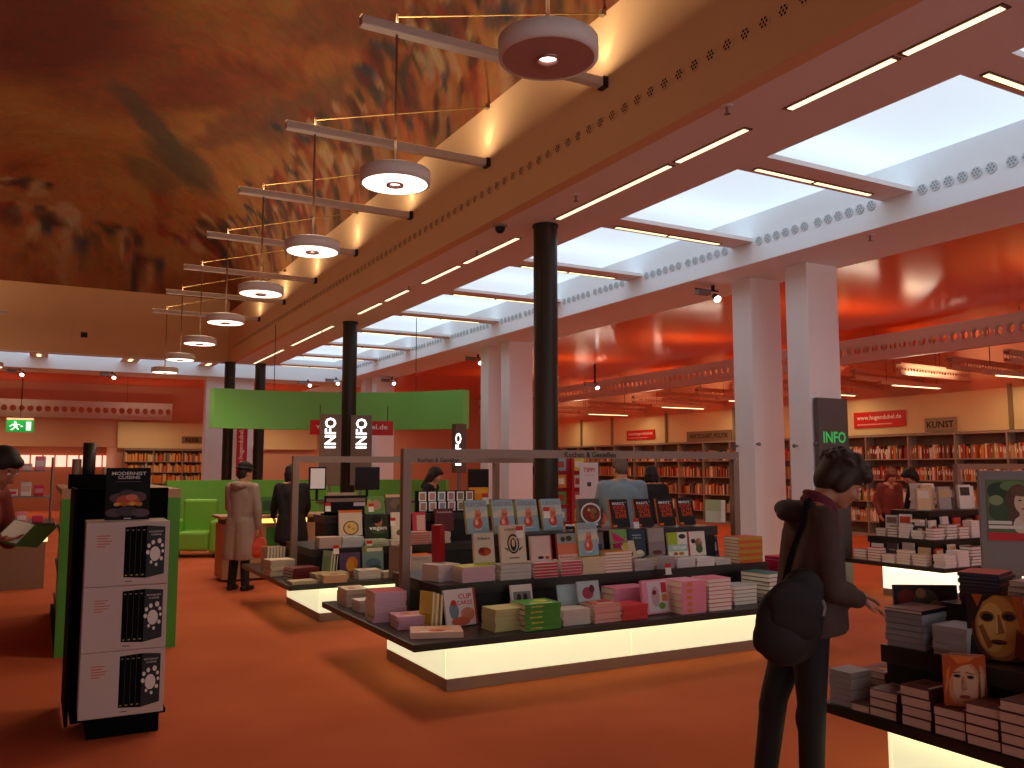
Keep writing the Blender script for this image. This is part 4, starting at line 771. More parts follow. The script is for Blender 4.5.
# ================================================================ black stand with white boxed sets
t = thing('display_stand', 'tall narrow black stand holding white boxes at the left', 'stand', (.5, 5.86, 0))
BK2 = M('#060505', .8, spec=.08)
MB().box(-.17, .23, 0, .42, 0, .12, BK2).build('base', t); MB().box(-.28, .285, .38, .42, .10, 1.48, BK2).build('back_board', t); MB().box(-.26, .27, .02, .38, .10, .125, BK2).build('shelf', t)
MB().box(-.285, -.265, .2, .9, .04, 1.48, BK2).build('side_board', t)
for k in range(3):
    z = .127+.386*k
    bx = thing('book_box', f'white boxed cookbook set, {["lowest","middle","topmost"][k]} box on the black stand', 'box', (.512, 5.815, z), -.02, 'white boxed sets on the black stand')
    WB = M('#c9b2a8', .6, var=.03)
    MB().rbox(-.235, .235, 0, .36, 0, .384, .004, WB).build('carton', bx)
    b = MB(); e = -.0012
    xs = [-.015+.031*i for i in range(5)]
    b.add([(-.02, e, .05), (.105, e, .04), (.105, e, .36), (-.02, e, .352)], [(0, 1, 2, 3)], M('#070606', .8, spec=.1)); b.add([(.105, e, .04), (.21, e, .062), (.21, e, .35), (.105, e, .36)], [(0, 1, 2, 3)], M('#1d1817', .5))
    for i in range(1, 4): b.box(-.02+.031*i, -.0185+.031*i, e-.0006, e, .05, .352, M('#4a4442', .5))
    for i in range(4): b.box(-.012+.031*i, .0+.031*i, e-.0006, e, .33, .336, M('#8a8280', .5)); b.box(-.012+.031*i, .0+.031*i, e-.0006, e, .058, .064, M('#b0a440', .5))
    b.text('MODERNIST', (.118, e-.0006, .315), (1, .0, 0), (0, 0, 1), M('#b9aca4', .5), w=.08, h=.011).text('CUISINE', (.128, e-.0006, .297), (1, 0, 0), (0, 0, 1), M('#b9aca4', .5), w=.06, h=.011)
    wf = M('#e2d6cc', .5); b.disc((.155, e-.0006, .185), .03, wf, 20, 'y', .045)
    for dx, dz, r in ((-.035, .05, .011), (-.012, .07, .012), (.022, .078, .014), (.038, .05, .01), (.042, .015, .009), (-.04, .01, .012), (.035, -.03, .011), (-.02, -.05, .009), (.008, -.066, .009)): b.disc((.155+dx*1.05, e-.0006, .185+dz), r*.9, wf, 8, 'y', r*1.2)
    rd = M('#c8643c', .5)
    for i in range(5): b.box(-.175, -.175+(.075, .06, .085, .075, .05)[i], e-.0003, e, .30-.016*i, .306-.016*i, rd)
    b.box(-.01, .03, e-.0003, e, .022, .028, M('#6c5a54', .5)); b.build('printed_front', bx)
z = .127+.386*3
MC_ART = [('r', 0, 0, 1, 1, '#070606'), ('t', 'MODERNIST', .12, .86, .78, .065, '#d8d0cc'), ('t', 'CUISINE', .26, .785, .5, .06, '#d8d0cc'), ('r', .2, .73, .8, .735, '#8a7a74'), ('e', .3, .42, .22, .09, '#5a4a48'), ('e', .5, .48, .22, .1, '#4c3e3c'), ('e', .72, .44, .2, .1, '#5c4c4a'), ('e', .5, .38, .26, .1, '#b5503a'), ('e', .58, .43, .14, .06, '#d0735a'), ('r', .2, .28, .82, .33, '#c98a2c'), ('e', .25, .3, .07, .035, '#e09a2c'), ('e', .42, .3, .08, .04, '#b5641c'), ('e', .6, .31, .07, .04, '#e0a83c'), ('e', .76, .3, .07, .04, '#c8781c'), ('e', .2, .14, .2, .08, '#5c4448'), ('e', .5, .16, .28, .09, '#4a3a40'), ('e', .8, .13, .2, .08, '#604a4c'), ('r', .42, .02, .58, .04, '#cfc6c0')]
upright(.51, 5.93, z, .255, .325, .05, M('#080706', .7, spec=.15), MC_ART, 'large black cookbook with a dish photo standing atop the white boxes', 'books', -.02, .06)
# green gondola behind it
t = thing('gondola_shelf', 'green sided shelf unit behind the black stand', 'shelf unit', (.20, 8.45, 0))
GP = M('#4f9a2c', .5)
MB().box(0, .97, 0, .05, .0, 1.34, GP).box(0, .97, 0, .05, 1.34, 1.42, M('#b58a68', .5)).build('end_panel', t); MB().box(.40, .46, .05, 2.6, 0, 1.4, M('#6a5040', .6)).build('divider', t)
for k in range(3): MB().box(.02, .9, .05, 2.6, .2+.38*k, .225+.38*k, M('#6a5040', .6)).build('shelf', t)
MB().box(0, .97, 0.05, 2.6, 1.37, 1.42, M('#b58a68', .5)).build('top_board', t); MB().box(.0, .97, .05, 2.6, 0, .1, BK2).build('plinth', t)
b = MB(); r3 = random.Random(9)
for k in range(3):
    y = 8.6
    while y < 10.8:
        q = r3.uniform(.03, .06); b.box(.24, .44, y, y+q, 0.228+.38*k, .228+.38*k+r3.uniform(.2, .28), M(r3.choice(pal), .55)); y += q+.003
tag(b.build('shelf_books', fix=False), 'pale book spines on the left side of the green shelf unit', 'books', None, 'stuff')
t = thing('tube_rack', 'black rack with upright poster tubes on the green shelf unit', 'rack', (.26, 8.75, 1.421))
MB().box(0, .5, 0, .02, 0, .13, BK2).box(0, .02, 0, .3, 0, .13, BK2).box(0, .5, 0, .3, 0, .012, BK2).build('rack_frame', t)
b = MB().tube((.16, .12, .012), (.16, .12, .42), .055, M('#1a1514', .5), 16).disc((.16, .12, .421), .05, M('#3a302c', .5), 16); b.build('poster_tube', t, True)
MB().tube((.06, .14, .012), (.06, .14, .27), .04, M('#8c6c58', .5), 14).build('poster_tube', t, True); MB().tube((.30, .12, .012), (.30, .12, .19), .025, M('#a89484', .5), 14).build('poster_tube', t, True)
# goods table far left
t = thing('goods_table', 'small lit table crowded with pink and red goods at the left', 'table', (-1.2, 13.2, 0))
MB().rbox(0, 1.45, 0, 1.2, .82, .87, .006, TOPM).build('tabletop', t); MB().box(.1, 1.35, .1, 1.1, 0, .82, M('#8a6a50', .5)).build('cabinet', t); MB().box(.08, 1.37, .085, .1, .62, .80, E_('#fff0b0', .9)).build('light_panel', t)
MB().box(.55, 1.4, .3, .8, 1.2, 1.215, GREYM).box(.55, 1.4, .3, .8, 1.55, 1.565, GREYM).tube((.56, .3, .87), (.56, .3, 1.75), .012, GREYM, 8).tube((1.39, .3, .87), (1.39, .3, 1.75), .012, GREYM, 8).tube((.56, .8, .87), (.56, .8, 1.75), .012, GREYM, 8).tube((1.39, .8, .87), (1.39, .8, 1.75), .012, GREYM, 8).build('wire_shelf', t)
gc = ['#e8d8d8', '#ea90a8', '#d81c34', '#f0e6e2', '#c83a6c', '#e8b8b0', '#d83048']; gn = ['white', 'rose', 'red', 'ivory', 'plum', 'peach', 'crimson']
k = 0
for lv, zz in enumerate((.87, 1.215, 1.565)):
    for j in range(7 if lv == 0 else 5):
        c = (k*3+lv) % 7; x = -1.1+.19*j if lv == 0 else -.6+.16*j; hh = .10+.05*((k*5) % 3)
        b = MB().rbox(-.065, .065, -.06, .06, 0, hh, .012, M(gc[c], .5)).box(-.05, .05, -.061, -.06, hh*.3, hh*.7, M(gc[(c+2) % 7], .5))
        o = b.build('gift_package', loc=(x, 13.32 if lv == 0 else 13.7, zz+.001)); tag(o, f'{gn[c]} package, {NTH[j]} from left on {["tabletop","middle rack","upper rack"][lv]} of the goods table', 'package', 'packages on the goods table'); k += 1
for j in range(3):
    b = MB().ell((0, 0, .1), .09, .05, .1, M('#d0202c', .4)).ell((-.05, 0, .19), .045, .04, .045, M('#d0202c', .4)).ell((.05, 0, .19), .045, .04, .045, M('#e05a70', .4))
    o = b.build('heart_cushion', smooth=True, loc=(-.52+.3*j, 13.6, 1.77+0*j) if False else (-1.05+.22*j, 13.75, .872)); tag(o, f'small red heart cushion, {NTH[j]} from left behind the packages', 'cushion', 'heart cushions')
# ================================================================ back of the hall
def reise():
    t = thing('wall_bookcase', 'bookcase full of orange spines on the back wall left of the pillars', 'bookcase', (2.5, YW, 0), 0, 'wall bookcases')
    W = 2.75; MB().box(0, W, -.03, 0, 0, 2.2, SHB).build('back_panel', t)
    for z in (.36, .72, 1.08, 1.44, 1.80): MB().box(.03, W-.03, -.3, -.03, z-.025, z, SHC).build('shelf', t)
    for x in (0, .9, 1.82, W-.03): MB().box(x, x+.03, -.3, -.03, 0, 2.2, SHC).build('upright_panel', t)
    MB().box(0, W, -.3, 0, 2.17, 2.22, SHC).build('top_board', t)
    b = MB(); r = random.Random(5)
    for z in (.36, .72, 1.08, 1.44, 1.80):
        x = .05
        while x < W-.1:
            q = r.uniform(.03, .06); b.box(2.5+x, 2.5+x+q, YW-.27, YW-.08, z+.001, z+r.uniform(.2, .3), M(r.choice(['#e08a2c', '#d8a040', '#c8642c', '#e0b860', '#a83a24', '#e6c890', '#5a7a8c']), .5)); x += q+.002
    tag(b.build('shelf_books', fix=False), 'orange and yellow spines filling the back wall bookcase', 'books', None, 'stuff')
    t = thing('wall_sign', 'brown travel section sign above the back wall bookcase', 'sign', (4.3, YW-.22, 2.42))
    MB().box(0, .66, 0, .02, 0, .24, M('#8a7052', .5)).build('sign_board', t); MB().text('REISE', (.12, -.002, .05), (1, 0, 0), (0, 0, 1), BLK, w=.44, h=.14).build('lettering', t)
    struct('trim_back_header', MB().box(2.3, 9.0, YW-.2, YW, 2.24, 3.1, CREAM))
reise()
p = aty(20, 426, 30.0)
t = thing('exit_sign', 'green emergency exit sign with running figure at the far left', 'sign', (p.x, 30.0, p.z))
EG = M('#16a040', .5, emit=.55); EW = M('#e8ffe8', .5, emit=.9)
MB().box(-.36, .36, 0, .06, -.18, .18, EG).box(-.36, .36, -.0, .06, .19, .24, M('#d8b088', .5, emit=.5)).build('sign_box', t)
b = MB(); e = -.004
b.disc((-.13, e, .11), .032, EW, 12, 'y').add([(-.2, e, .06), (-.1, e, .08), (-.06, e, -.02), (-.14, e, -.03)], [(0, 1, 2, 3)], EW).add([(-.14, e, -.02), (-.08, e, -.02), (-.02, e, -.1), (-.05, e, -.12)], [(0, 1, 2, 3)], EW).add([(-.14, e, -.02), (-.1, e, -.03), (-.2, e, -.13), (-.26, e, -.12)], [(0, 1, 2, 3)], EW).add([(-.1, e, .07), (-.09, e, .05), (.0, e, .02), (.0, e, .05)], [(0, 1, 2, 3)], EW).add([(-.2, e, .06), (-.18, e, .04), (-.26, e, -.03), (-.28, e, -.01)], [(0, 1, 2, 3)], EW)
b.box(.16, .29, e, 0, -.13, .13, EW).add([(.02, e, .02), (.02, e, -.04), (.09, e, -.01)], [(0, 1, 2)], EW); b.build('pictogram', t)
MB().tube((0, .03, .24), (0, .03, ZB-p.z), .01, DARK, 6).build('hanger', t)
b = MB()
for k in range(14): b.box(-3.0+.4*k, -2.66+.4*k, YW+4.9, YW+4.95, 1.62, 2.05, E_('#ffc8b0', .9))
struct('window_1', b)
# red rack, info desk, green walls
DG = M('#74c24c', .5, var=.02); DGL = M('#86d468', .5, var=.02)
def arc_wall(name, cx, cy, r, a0, a1, z0, z1_, th, mat, label, cat, n=40):
    b = MB()
    for k in range(n):
        q = [a0+(a1-a0)*(k+s)/n for s in (0, 1)]
        pts = [(cx+rr*math.cos(a), cy+rr*math.sin(a)) for a, rr in ((q[0], r), (q[1], r), (q[1], r+th), (q[0], r+th))]
        vs = [(x, y, z) for z in (z0, z1_) for x, y in pts]
        fs = [(0, 1, 5, 4), (2, 3, 7, 6), (4, 5, 6, 7), (0, 3, 2, 1)]
        if k == 0: fs.append((0, 4, 7, 3))
        if k == n-1: fs.append((1, 2, 6, 5))
        b.add(vs, fs, mat)
    o = b.build(name); return tag(o, label, cat)
# fascia from (3.13,18.5) to (7.75,16.2), bulging away from the viewer
def arc_from(p, q, sag):
    p, q = Vector(p), Vector(q); m = (p+q)/2; d = (q-p); L = d.length/2; r = (L*L+sag*sag)/(2*sag); nrm = Vector((-d.y, d.x)).normalized()
    c = m + nrm*(sag-r); a0 = math.atan2(p.y-c.y, p.x-c.x); a1 = math.atan2(q.y-c.y, q.x-c.x); return c.x, c.y, r, a0, a1
cx, cy, r, a0, a1 = arc_from((3.13, 18.4), (7.78, 16.3), .9)
arc_wall('overhead_fascia', cx, cy, r, a0, a1, 2.42, 3.24, .22, DGL, 'curved bright green fascia hung above the information desk', 'fascia')
for k, (px, yy) in enumerate(((272, 18.3), (415, 17.4))):
    p = Vector((xat(px, yy), yy, 3.24)); b = MB().tube(p, (p.x, p.y, SOF if k == 0 else 5.4), .008, DARK, 6); tag(b.build('hanging_cable'), f'thin cable holding the {["left","right"][k]} part of the green fascia', 'cable')
b = MB().tube(aty(322, 349, 17.8), aty(334, 379, 17.9), .008, DARK, 6).tube(aty(322, 349, 17.8), aty(358, 374, 17.9), .008, DARK, 6)
cx2, cy2, r2, b0, b1 = arc_from((2.40, 19.3), (8.0, 17.6), .8)
arc_wall('low_green_wall', cx2, cy2, r2, b0, b1, 0, 1.33, .15, DG, 'low curved green wall behind the information desk', 'partition')
t = thing('web_sign', 'red web address sign on the green fascia behind the dark column', 'sign', (4.88, 17.5, 2.28), -.2)
MB().box(0, 1.72, 0, .03, 0, .30, M('#d41c14', .5)).build('sign_board', t); MB().text('www.hugendubel.de', (.12, -.003, .09), (1, 0, 0), (0, 0, 1), M('#f6e6e0', .5), w=1.48, h=.14).build('lettering', t)
MB().tube((.2, .015, .30), (.2, .015, .62), .008, DARK, 6).tube((1.6, .015, .30), (1.6, .015, .62), .008, DARK, 6).build('hanger', t)
for k, px in enumerate((330, 361)):
    p = aty(px, 440, 16.7); t = thing('info_sign', f'grey lit sign with upright white lettering {["left","right"][k]} of the dark column', 'sign', (p.x, 16.7, 0), -.45, 'lit information signs at the desk')
    MB().rbox(-.21, .21, 0, .08, 1.25, 2.66, .006, M('#8a7466', .45, .2)).rbox(-.03, .03, .02, .06, 0, 1.3, .005, GREYM).build('sign_pillar', t)
    MB().text('INFO', (.115, -.003, 1.99), (0, 0, 1), (-1, 0, 0), M('#ffffff', .4, emit=2.2), w=.60, h=.22).build('lettering', t)
t = thing('red_banner', 'vertical red web address banner beside the rear dark columns', 'banner', (4.93, 25.2, 0))
MB().box(0, .30, 0, .03, 1.35, 2.95, M('#c81820', .5)).rbox(-.1, .0, -.0, .03, 0, 2.95, .004, M('#e0d4cc', .5)).rbox(.02, .28, .0, .03, 0, 1.35, .004, M('#cfc4bc', .5)).build('banner_panel', t); MB().text('www.hugendubel.de', (.22, -.004, 1.42), (0, 0, 1), (-1, 0, 0), M('#f6e6e0', .5), w=1.45, h=.16).build('lettering', t)
# lit vertical sign at the right end of the fascia
t = thing('info_sign', 'narrow sign seen edge-on below the right end of the green fascia', 'sign', (xat(461, 16.0), 16.0, 0))
MB().rbox(-.12, .12, 0, .2, 1.5, 2.5, .006, M('#6c5648', .5)).rbox(-.03, .03, .05, .11, 0, 1.5, .004, GREYM).build('sign_pillar', t); MB().text('INFO', (.0, -.003, 1.65), (0, 0, 1), (-1, 0, 0), M('#ffffff', .4, emit=2.6), w=.66, h=.13).build('lettering', t)
# sofa
t = thing('armchair', 'bright green armchair in front of the low green wall', 'armchair', (xat(199, 16.7), 16.7, 0), -.35)
GS = M('#7ab83c', .6); rb = lambda *a: MB().rbox(*a, .05, GS)
rb(-.28, .28, -.35, .3, .12, .46).build('seat', t); rb(-.30, .30, .22, .42, .12, 1.02).build('backrest', t); rb(-.44, -.28, -.38, .4, .08, .66).build('armrest', t); rb(.28, .44, -.38, .4, .08, .66).build('armrest', t)
for sx in (-.38, .38):
    for sy in (-.32, .34): MB().tube((sx, sy, 0), (sx, sy, .1), .025, DARK, 8).build('leg', t)
# counter with glowing slot
t = thing('info_counter', 'wooden counter with glowing yellow inset between the two standing customers', 'counter', (2.35, 12.75, 0))
WD = M('#b88a66', .5, var=.12, scale=5)
MB().rbox(0, 1.55, 0, .6, .03, .80, .006, WD).build('cabinet', t); MB().rbox(-.05, 1.6, -.05, .65, .88, .92, .005, WD).build('worktop', t); MB().box(.02, 1.53, .04, .56, .80, .88, M('#4a2c1c', .6)).build('recess', t); MB().box(.3, 1.2, .02, .04, .81, .87, E_('#ffd060', 1.6)).build('glow_strip', t)
MB().box(.6, .95, -.004, .0, .1, .75, M('#3f8a34', .5)).build('green_panel', t)
o = MB().box(-.13, .13, 0, .02, 0, .26, M('#3f7a34', .5)).box(-.1, .1, -.002, 0, .05, .2, M('#2c4c2c', .5)).build('leaflet', loc=(3.05, 12.98, .922), rot=(-.15, 0, 0)); tag(o, 'green leaflet standing on the wooden counter', 'leaflet')
# desk with monitors
t = thing('info_desk', 'long dark information desk below the green fascia', 'desk', (4.2, 14.6, 0), -.35)
MB().rbox(0, 3.6, 0, .8, .72, .76, .005, M('#6c4a3a', .5)).build('desktop', t); MB().box(.05, 3.55, .05, .1, 0, .72, M('#3c2a24', .5)).build('front_panel', t); MB().box(0, .06, .1, .75, 0, .72, M('#3c2a24', .5)).build('side_panel', t); MB().box(3.54, 3.6, .1, .75, 0, .72, M('#3c2a24', .5)).build('side_panel', t)
MB().rbox(0, 3.6, 0.02, .3, 1.0, 1.04, .005, M('#6c4a3a', .5)).box(.05, 3.55, .05, .09, .76, 1.0, M('#7a9a54', .5)).build('upper_ledge', t)
def monitor(px, py_top, py_bot, y, ww, label, screen, z0, rz=0):
    a = aty(px, py_top, y); c = aty(px, py_bot, y)
    t = thing('monitor', label, 'monitor', (a.x, y, z0), rz)
    MB().rbox(-ww/2, ww/2, 0, .05, c.z-z0, a.z-z0, .008, BLACK).build('housing', t); MB().tube((0, .04, .01), (0, .04, c.z-z0+.05), .025, BLACK, 10).lathe([(0, 0), (.12, 0), (.12, .012), (0, .014)], (0, .04, 0), BLACK, 20).build('stand', t)
    MB().box(-ww/2+.025, ww/2-.025, -.003, 0, c.z-z0+.025, a.z-z0-.025, screen).build('screen', t)
# desk local frame -> the three monitors stand on its ledge
def desk_pt(px):                       # point on the desk ledge line seen at column px
    d = Vector((math.cos(-.35), math.sin(-.35))); n = Vector((-d.y, d.x)); o = Vector((4.2, 14.6))+n*.16
    rr = ray(px, 467); a = rr.x/rr.y                      # x = a*y
    s = (a*o.y-o.x)/(d.x-a*d.y); return o+d*s
for px, t0, b0_, ww, lab, scr in ((318, 467, 490, .30, 'upright monitor with a bright screen left of the dark column', M('#b9a8a0', .4, emit=.35)), (368, 467, 490, .44, 'wide black monitor right of the dark column', BLACK), (479, 469, 492, .40, 'black monitor behind the yellow box near the white pillars', BLACK)):
    p = desk_pt(px); monitor(px, t0, b0_, p.y, ww, lab, scr, 1.04)
for k, px in enumerate((335, 349)):
    p = desk_pt(px); o = MB().rbox(-.12, .12, -.1, .1, 0, .13, .01, M('#b9a68c', .5)).box(-.1, .1, -.102, -.1, .03, .06, M('#6c5c4c', .5)).build('desk_box', loc=(p.x, p.y, 1.04)); tag(o, f'small beige box on the desk {["left","right"][k]} of the dark column', 'box')
o = MB().rbox(-.17, .17, -.06, .06, 0, .22, .01, M('#dc9418', .5)).box(-.15, .15, -.062, -.06, .12, .19, M('#e8ae3c', .5)).build('yellow_box', loc=(desk_pt(471).x, desk_pt(471).y-.30, 1.041), rot=(0, 0, -.35))
tag(o, 'upright yellow box on the desk in front of the black monitor', 'box')
# red rack of cards
t = thing('card_rack', 'red rack of colourful cards right of the near dark column', 'rack', (xat(569, 11.0), 11.0, 0), -.4)
RR = M('#c01c1c', .45)
MB().rbox(-.24, .24, .02, .06, .0, 1.86, .005, RR).box(-.26, .26, -.1, .12, 0, .06, RR).build('rack_back', t)
MB().box(.03, .07, -.06, .03, .1, 1.8, RR).build('divider', t)
for k in range(6):
    MB().box(-.24, .24, -.05, .03, .30+.25*k, .31+.25*k, RR).build('ledge', t)
    for j, x in enumerate((-.12, .15)):
        c = ('#6c9a5c', '#d8c83c', '#e08a2c', '#c8505c', '#8aa8b0', '#d8d0c0')[(k*2+j*3) % 6]
        MB().box(x-.09, x+.07, -.03, -.025, .312+.25*k, .50+.25*k, M(c, .45)).box(x-.06, x+.04, -.032, -.03, .36+.25*k, .45+.25*k, M(('#f0e0c8', '#b8402c')[(k+j) % 2], .5)).build('card', t)
# white poster
t = thing('notice_stand', 'white notice with red lettering right of the red card rack', 'sign', (xat(589, 10.4), 10.4, 0), -.3)
MB().rbox(-.14, .14, 0, .02, 1.15, 1.68, .004, M('#e0cfcc', .5)).tube((0, .03, 0), (0, .03, 1.5), .015, GREYM, 8).lathe([(0, 0), (.16, 0), (.16, .015), (0, .02)], (0, .03, 0), GREYM, 20).build('board', t)
MB().text('TIPP!', (-.09, -.003, 1.54), (1, 0, 0), (0, 0, 1), M('#c84a50', .5), w=.18, h=.07).box(-.08, .08, -.003, -.001, 1.5, 1.505, M('#aa8888', .5)).box(-.03, .03, -.003, -.001, 1.34, 1.40, M('#4a3434', .5)).build('lettering', t)
# ================================================================ people
def fuse(prims, vox, mats, name, parent, smooth=4, cut=None):
    """one continuous surface from tapered limbs and ellipsoids"""
    b = MB()
    for p in prims:
        if p[0] == 'c':
            _, a, ra, c, rc = p; a = Vector(a); c = Vector(c)
            b.ell(a, ra, ra, ra, mats, None, 14, 10); b.ell(c, rc, rc, rc, mats, None, 14, 10)
            if (c-a).length > 1e-4: b.tube(a, c, ra, mats, 14, rc)
        else:
            _, c, r, T = p; b.ell(c, *r, mats, T, 18, 12)
    me = b.mesh('tmp'); o = bpy.data.objects.new('tmp', me); COL.objects.link(o)
    m = o.modifiers.new('r', 'REMESH'); m.mode = 'VOXEL'; m.voxel_size = vox; m.use_smooth_shade = True
    s = o.modifiers.new('s', 'SMOOTH'); s.iterations = smooth; s.factor = .5
    bpy.context.view_layer.update()
    me2 = bpy.data.meshes.new_from_object(o.evaluated_get(bpy.context.evaluated_depsgraph_get()))
    bpy.data.objects.remove(o); bpy.data.meshes.remove(me)
    if cut is not None:
        bb = bmesh.new(); bb.from_mesh(me2)
        rs = bmesh.ops.bisect_plane(bb, geom=bb.verts[:]+bb.edges[:]+bb.faces[:], plane_co=(0, 0, cut), plane_no=(.12, 0, -1), clear_outer=True)
        bmesh.ops.holes_fill(bb, edges=[e for e in bb.edges if e.is_boundary], sides=0); bb.to_mesh(me2); bb.free()
    me2.materials.clear(); me2.materials.append(mats); me2.polygons.foreach_set('use_smooth', [True]*len(me2.polygons)); me2.name = name
    return link(name, me2, parent)
def hand(P, wrist, d, n, side, curl=.35, sc=1.0):
    wrist = Vector(wrist); d = Vector(d).normalized(); n = Vector(n); n = (n-d*n.dot(d)).normalized(); s = d.cross(n)*side
    M3 = Matrix((d, s, n)).transposed().to_4x4()
    P.append(('e', wrist+d*.045*sc, (.052*sc, .037*sc, .015*sc), M3))
    for k, (o, L) in enumerate(((-.029, .058), (-.010, .070), (.010, .074), (.028, .066))):
        a = wrist+d*.082*sc+s*o*sc; c1 = curl*(1+.1*(k % 2)); d1 = d*math.cos(c1)+n*math.sin(c1)+s*o*2; d2 = d*math.cos(2.2*c1)+n*math.sin(2.2*c1)+s*o*1.5
        m = a+d1*L*.5*sc; e = m+d2*L*.5*sc
        P.append(('c', a-d*.02*sc, .0095*sc, m, .0088*sc)); P.append(('c', m, .0088*sc, e, .007*sc))
    a = wrist+d*.028*sc+s*.026*sc; m = a+(d*.55+s*.75+n*.35)*.035*sc; e = m+(d*.9+s*.2+n*.3)*.03*sc
    P.append(('c', a, .013*sc, m, .0105*sc)); P.append(('c', m, .0105*sc, e, .008*sc))
SKIN = M('#c98e6c', .55, var=.04)
def person(label, loc, rz, hgt=1.70, lean=.06, hip_f=0.0, head=(0.5, 0.0), neckf=0.0, arms=None, legs=None, top='#2a2420', pants='#1c1a1c', hair='#2a1c14', coat=0.0,
           hairkind='short', hat=None, vox=.012, hood=None, scarf=None, sleeve=1.0, shoes='#14110f', skin=SKIN, wide=1.0, collar=None, hem=0):
    t = thing('person', label, 'person', loc, rz)
    k = hgt/1.70; V = lambda x, y, z: Vector((x*k, y*k, z*k))
    pelvis = V(hip_f, 0, .90); chest = V(hip_f+lean*.38, 0, 1.24); nb = V(hip_f+lean*.62, 0, 1.42)
    sh = [V(hip_f+lean*.52, s*.175*wide, 1.375) for s in (1, -1)]
    pitch, yaw = head
    hc = nb + V(neckf+.035+.05*math.sin(pitch), 0, .155-.03*math.sin(pitch))
    HT = Matrix.Translation(hc) @ Matrix.Rotation(yaw, 4, 'Z') @ Matrix.Rotation(pitch, 4, 'Y')
    R3 = HT.to_3x3().to_4x4(); hp = lambda x, y, z: HT @ V(x, y, z)
    legs = legs or [((.02, .09, .49), (-.02, .10, .07)), ((.0, -.09, .49), (.0, -.10, .07))]
    arms = arms or [((.02, .24, 1.08), (.12, .22, .86)), ((.02, -.24, 1.08), (.12, -.22, .86))]
    B = []
    E3 = lambda r: tuple(q*k for q in r)
    # head
    B += [('e', hp(0, 0, .02), E3((.096, .076, .108)), R3), ('e', hp(.03, 0, -.05), E3((.066, .058, .068)), R3), ('e', hp(.066, 0, -.095), E3((.026, .03, .022)), R3),
          ('c', hp(.088, 0, .018), .010*k, hp(.112, 0, -.028), .014*k), ('e', hp(.082, 0, -.066), E3((.018, .026, .012)), R3), ('e', hp(.075, 0, .04), E3((.022, .055, .016)), R3),
          ('e', hp(-.005, .078, -.01), E3((.018, .009, .031)), R3), ('e', hp(-.005, -.078, -.01), E3((.018, .009, .031)), R3), ('e', hp(.062, .035, -.03), E3((.03, .028, .03)), R3), ('e', hp(.062, -.035, -.03), E3((.03, .028, .03)), R3)]
    B += [('c', hp(-.02, 0, -.06), .054*k, nb, .062*k), ('c', nb, .07*k, chest, .11*k)]
    for s, S0 in zip((1, -1), sh): B += [('c', nb, .06*k, S0, .055*k), ('c', S0, .06*k, pelvis+V(0, s*.07, .05), .09*k)]
    B += [('e', chest, E3((.10, .145*wide, .16)), None), ('e', pelvis, E3((.11, .155*wide, .12)), None), ('c', chest, .105*k, pelvis, .11*k)]
    for (kn, an), s in zip(legs, (1, -1)):
        kn, an = V(*kn), V(*an); hj = pelvis+V(0, s*.085, -.03)
        B += [('c', hj, .085*k, kn, .055*k), ('c', kn, .053*k, an, .036*k), ('c', an-V(.04, 0, .03), .035*k, an+V(.12, s*.02, -.04), .03*k)]
    for (el, wr), S0, s in zip([a[:2] for a in arms], sh, (1, -1)):
        el, wr = V(*el), V(*wr); B += [('c', S0, .05*k, el, .039*k), ('c', el, .038*k, wr, .026*k)]
    for a, s in zip(arms, (1, -1)):
        el, wr = V(*a[0]), V(*a[1]); d = Vector(a[2]) if len(a) > 2 else (wr-el); n = Vector(a[3]) if len(a) > 3 else Vector((0, -s, -.2)); hand(B, wr, d, n, s if len(a) < 5 else a[4], a[5] if len(a) > 5 else .35, k)
    fuse(B, min(vox, .008) if vox < .01 else vox*.8, skin, 'body', t, 3)
    for s in (1, -1):
        eb = MB(); eb.ell(hp(.083, s*.033, .012), .011*k, .011*k, .009*k, M('#e6dcd2', .3)).ell(hp(.0915, s*.033, .010), .0045*k, .0055*k, .0055*k, M('#241a14', .2)); eb.build('eye', t, True)
        MB().tube(hp(.090, s*.015, .036), hp(.078, s*.055, .034), .004*k, M(hair, .7), 6).build('eyebrow', t)
    MB().ell(hp(.096, 0, -.068), .006*k, .024*k, .006*k, M('#9c5444', .5), R3).build('lips', t, True)
    # trousers
    PZ = [('e', pelvis, E3((.122, .168*wide, .125)), None)]
    for (kn, an), s in zip(legs, (1, -1)):
        kn, an = V(*kn), V(*an); hj = pelvis+V(0, s*.085, -.03); PZ += [('c', hj, .098*k, kn, .068*k), ('c', kn, .068*k, an+V(0, 0, .0), .056*k), ('e', kn+V(-.02, 0, -.06), E3((.06, .055, .09)), None)]
    fuse(PZ, vox, M(pants, .75, var=.12, scale=30), 'trousers', t)
    for (kn, an), s in zip(legs, (1, -1)):
        an = V(*an); fuse([('c', an+V(-.05, 0, -.033), .037*k, an+V(.13, s*.02, -.04), .034*k), ('c', an, .042*k, an+V(.05, 0, -.02), .042*k)], .012, M(shoes, .4), 'shoe', t, 2)
    # upper garment
    J = [('e', chest+V(0, 0, .02), E3((.125, .175*wide, .17)), None), ('c', chest, .135*k, pelvis+V(0, 0, .04), .135*k), ('e', pelvis+V(0, 0, .02), E3((.135, .19*wide, .14)), None), ('c', nb+V(-.015, 0, -.03), .075*k, chest, .13*k)]
    for S0, s in zip(sh, (1, -1)): J += [('c', nb+V(-.01, 0, -.03), .068*k, S0, .066*k), ('c', S0, .07*k, pelvis+V(0, s*.08, .1), .105*k)]
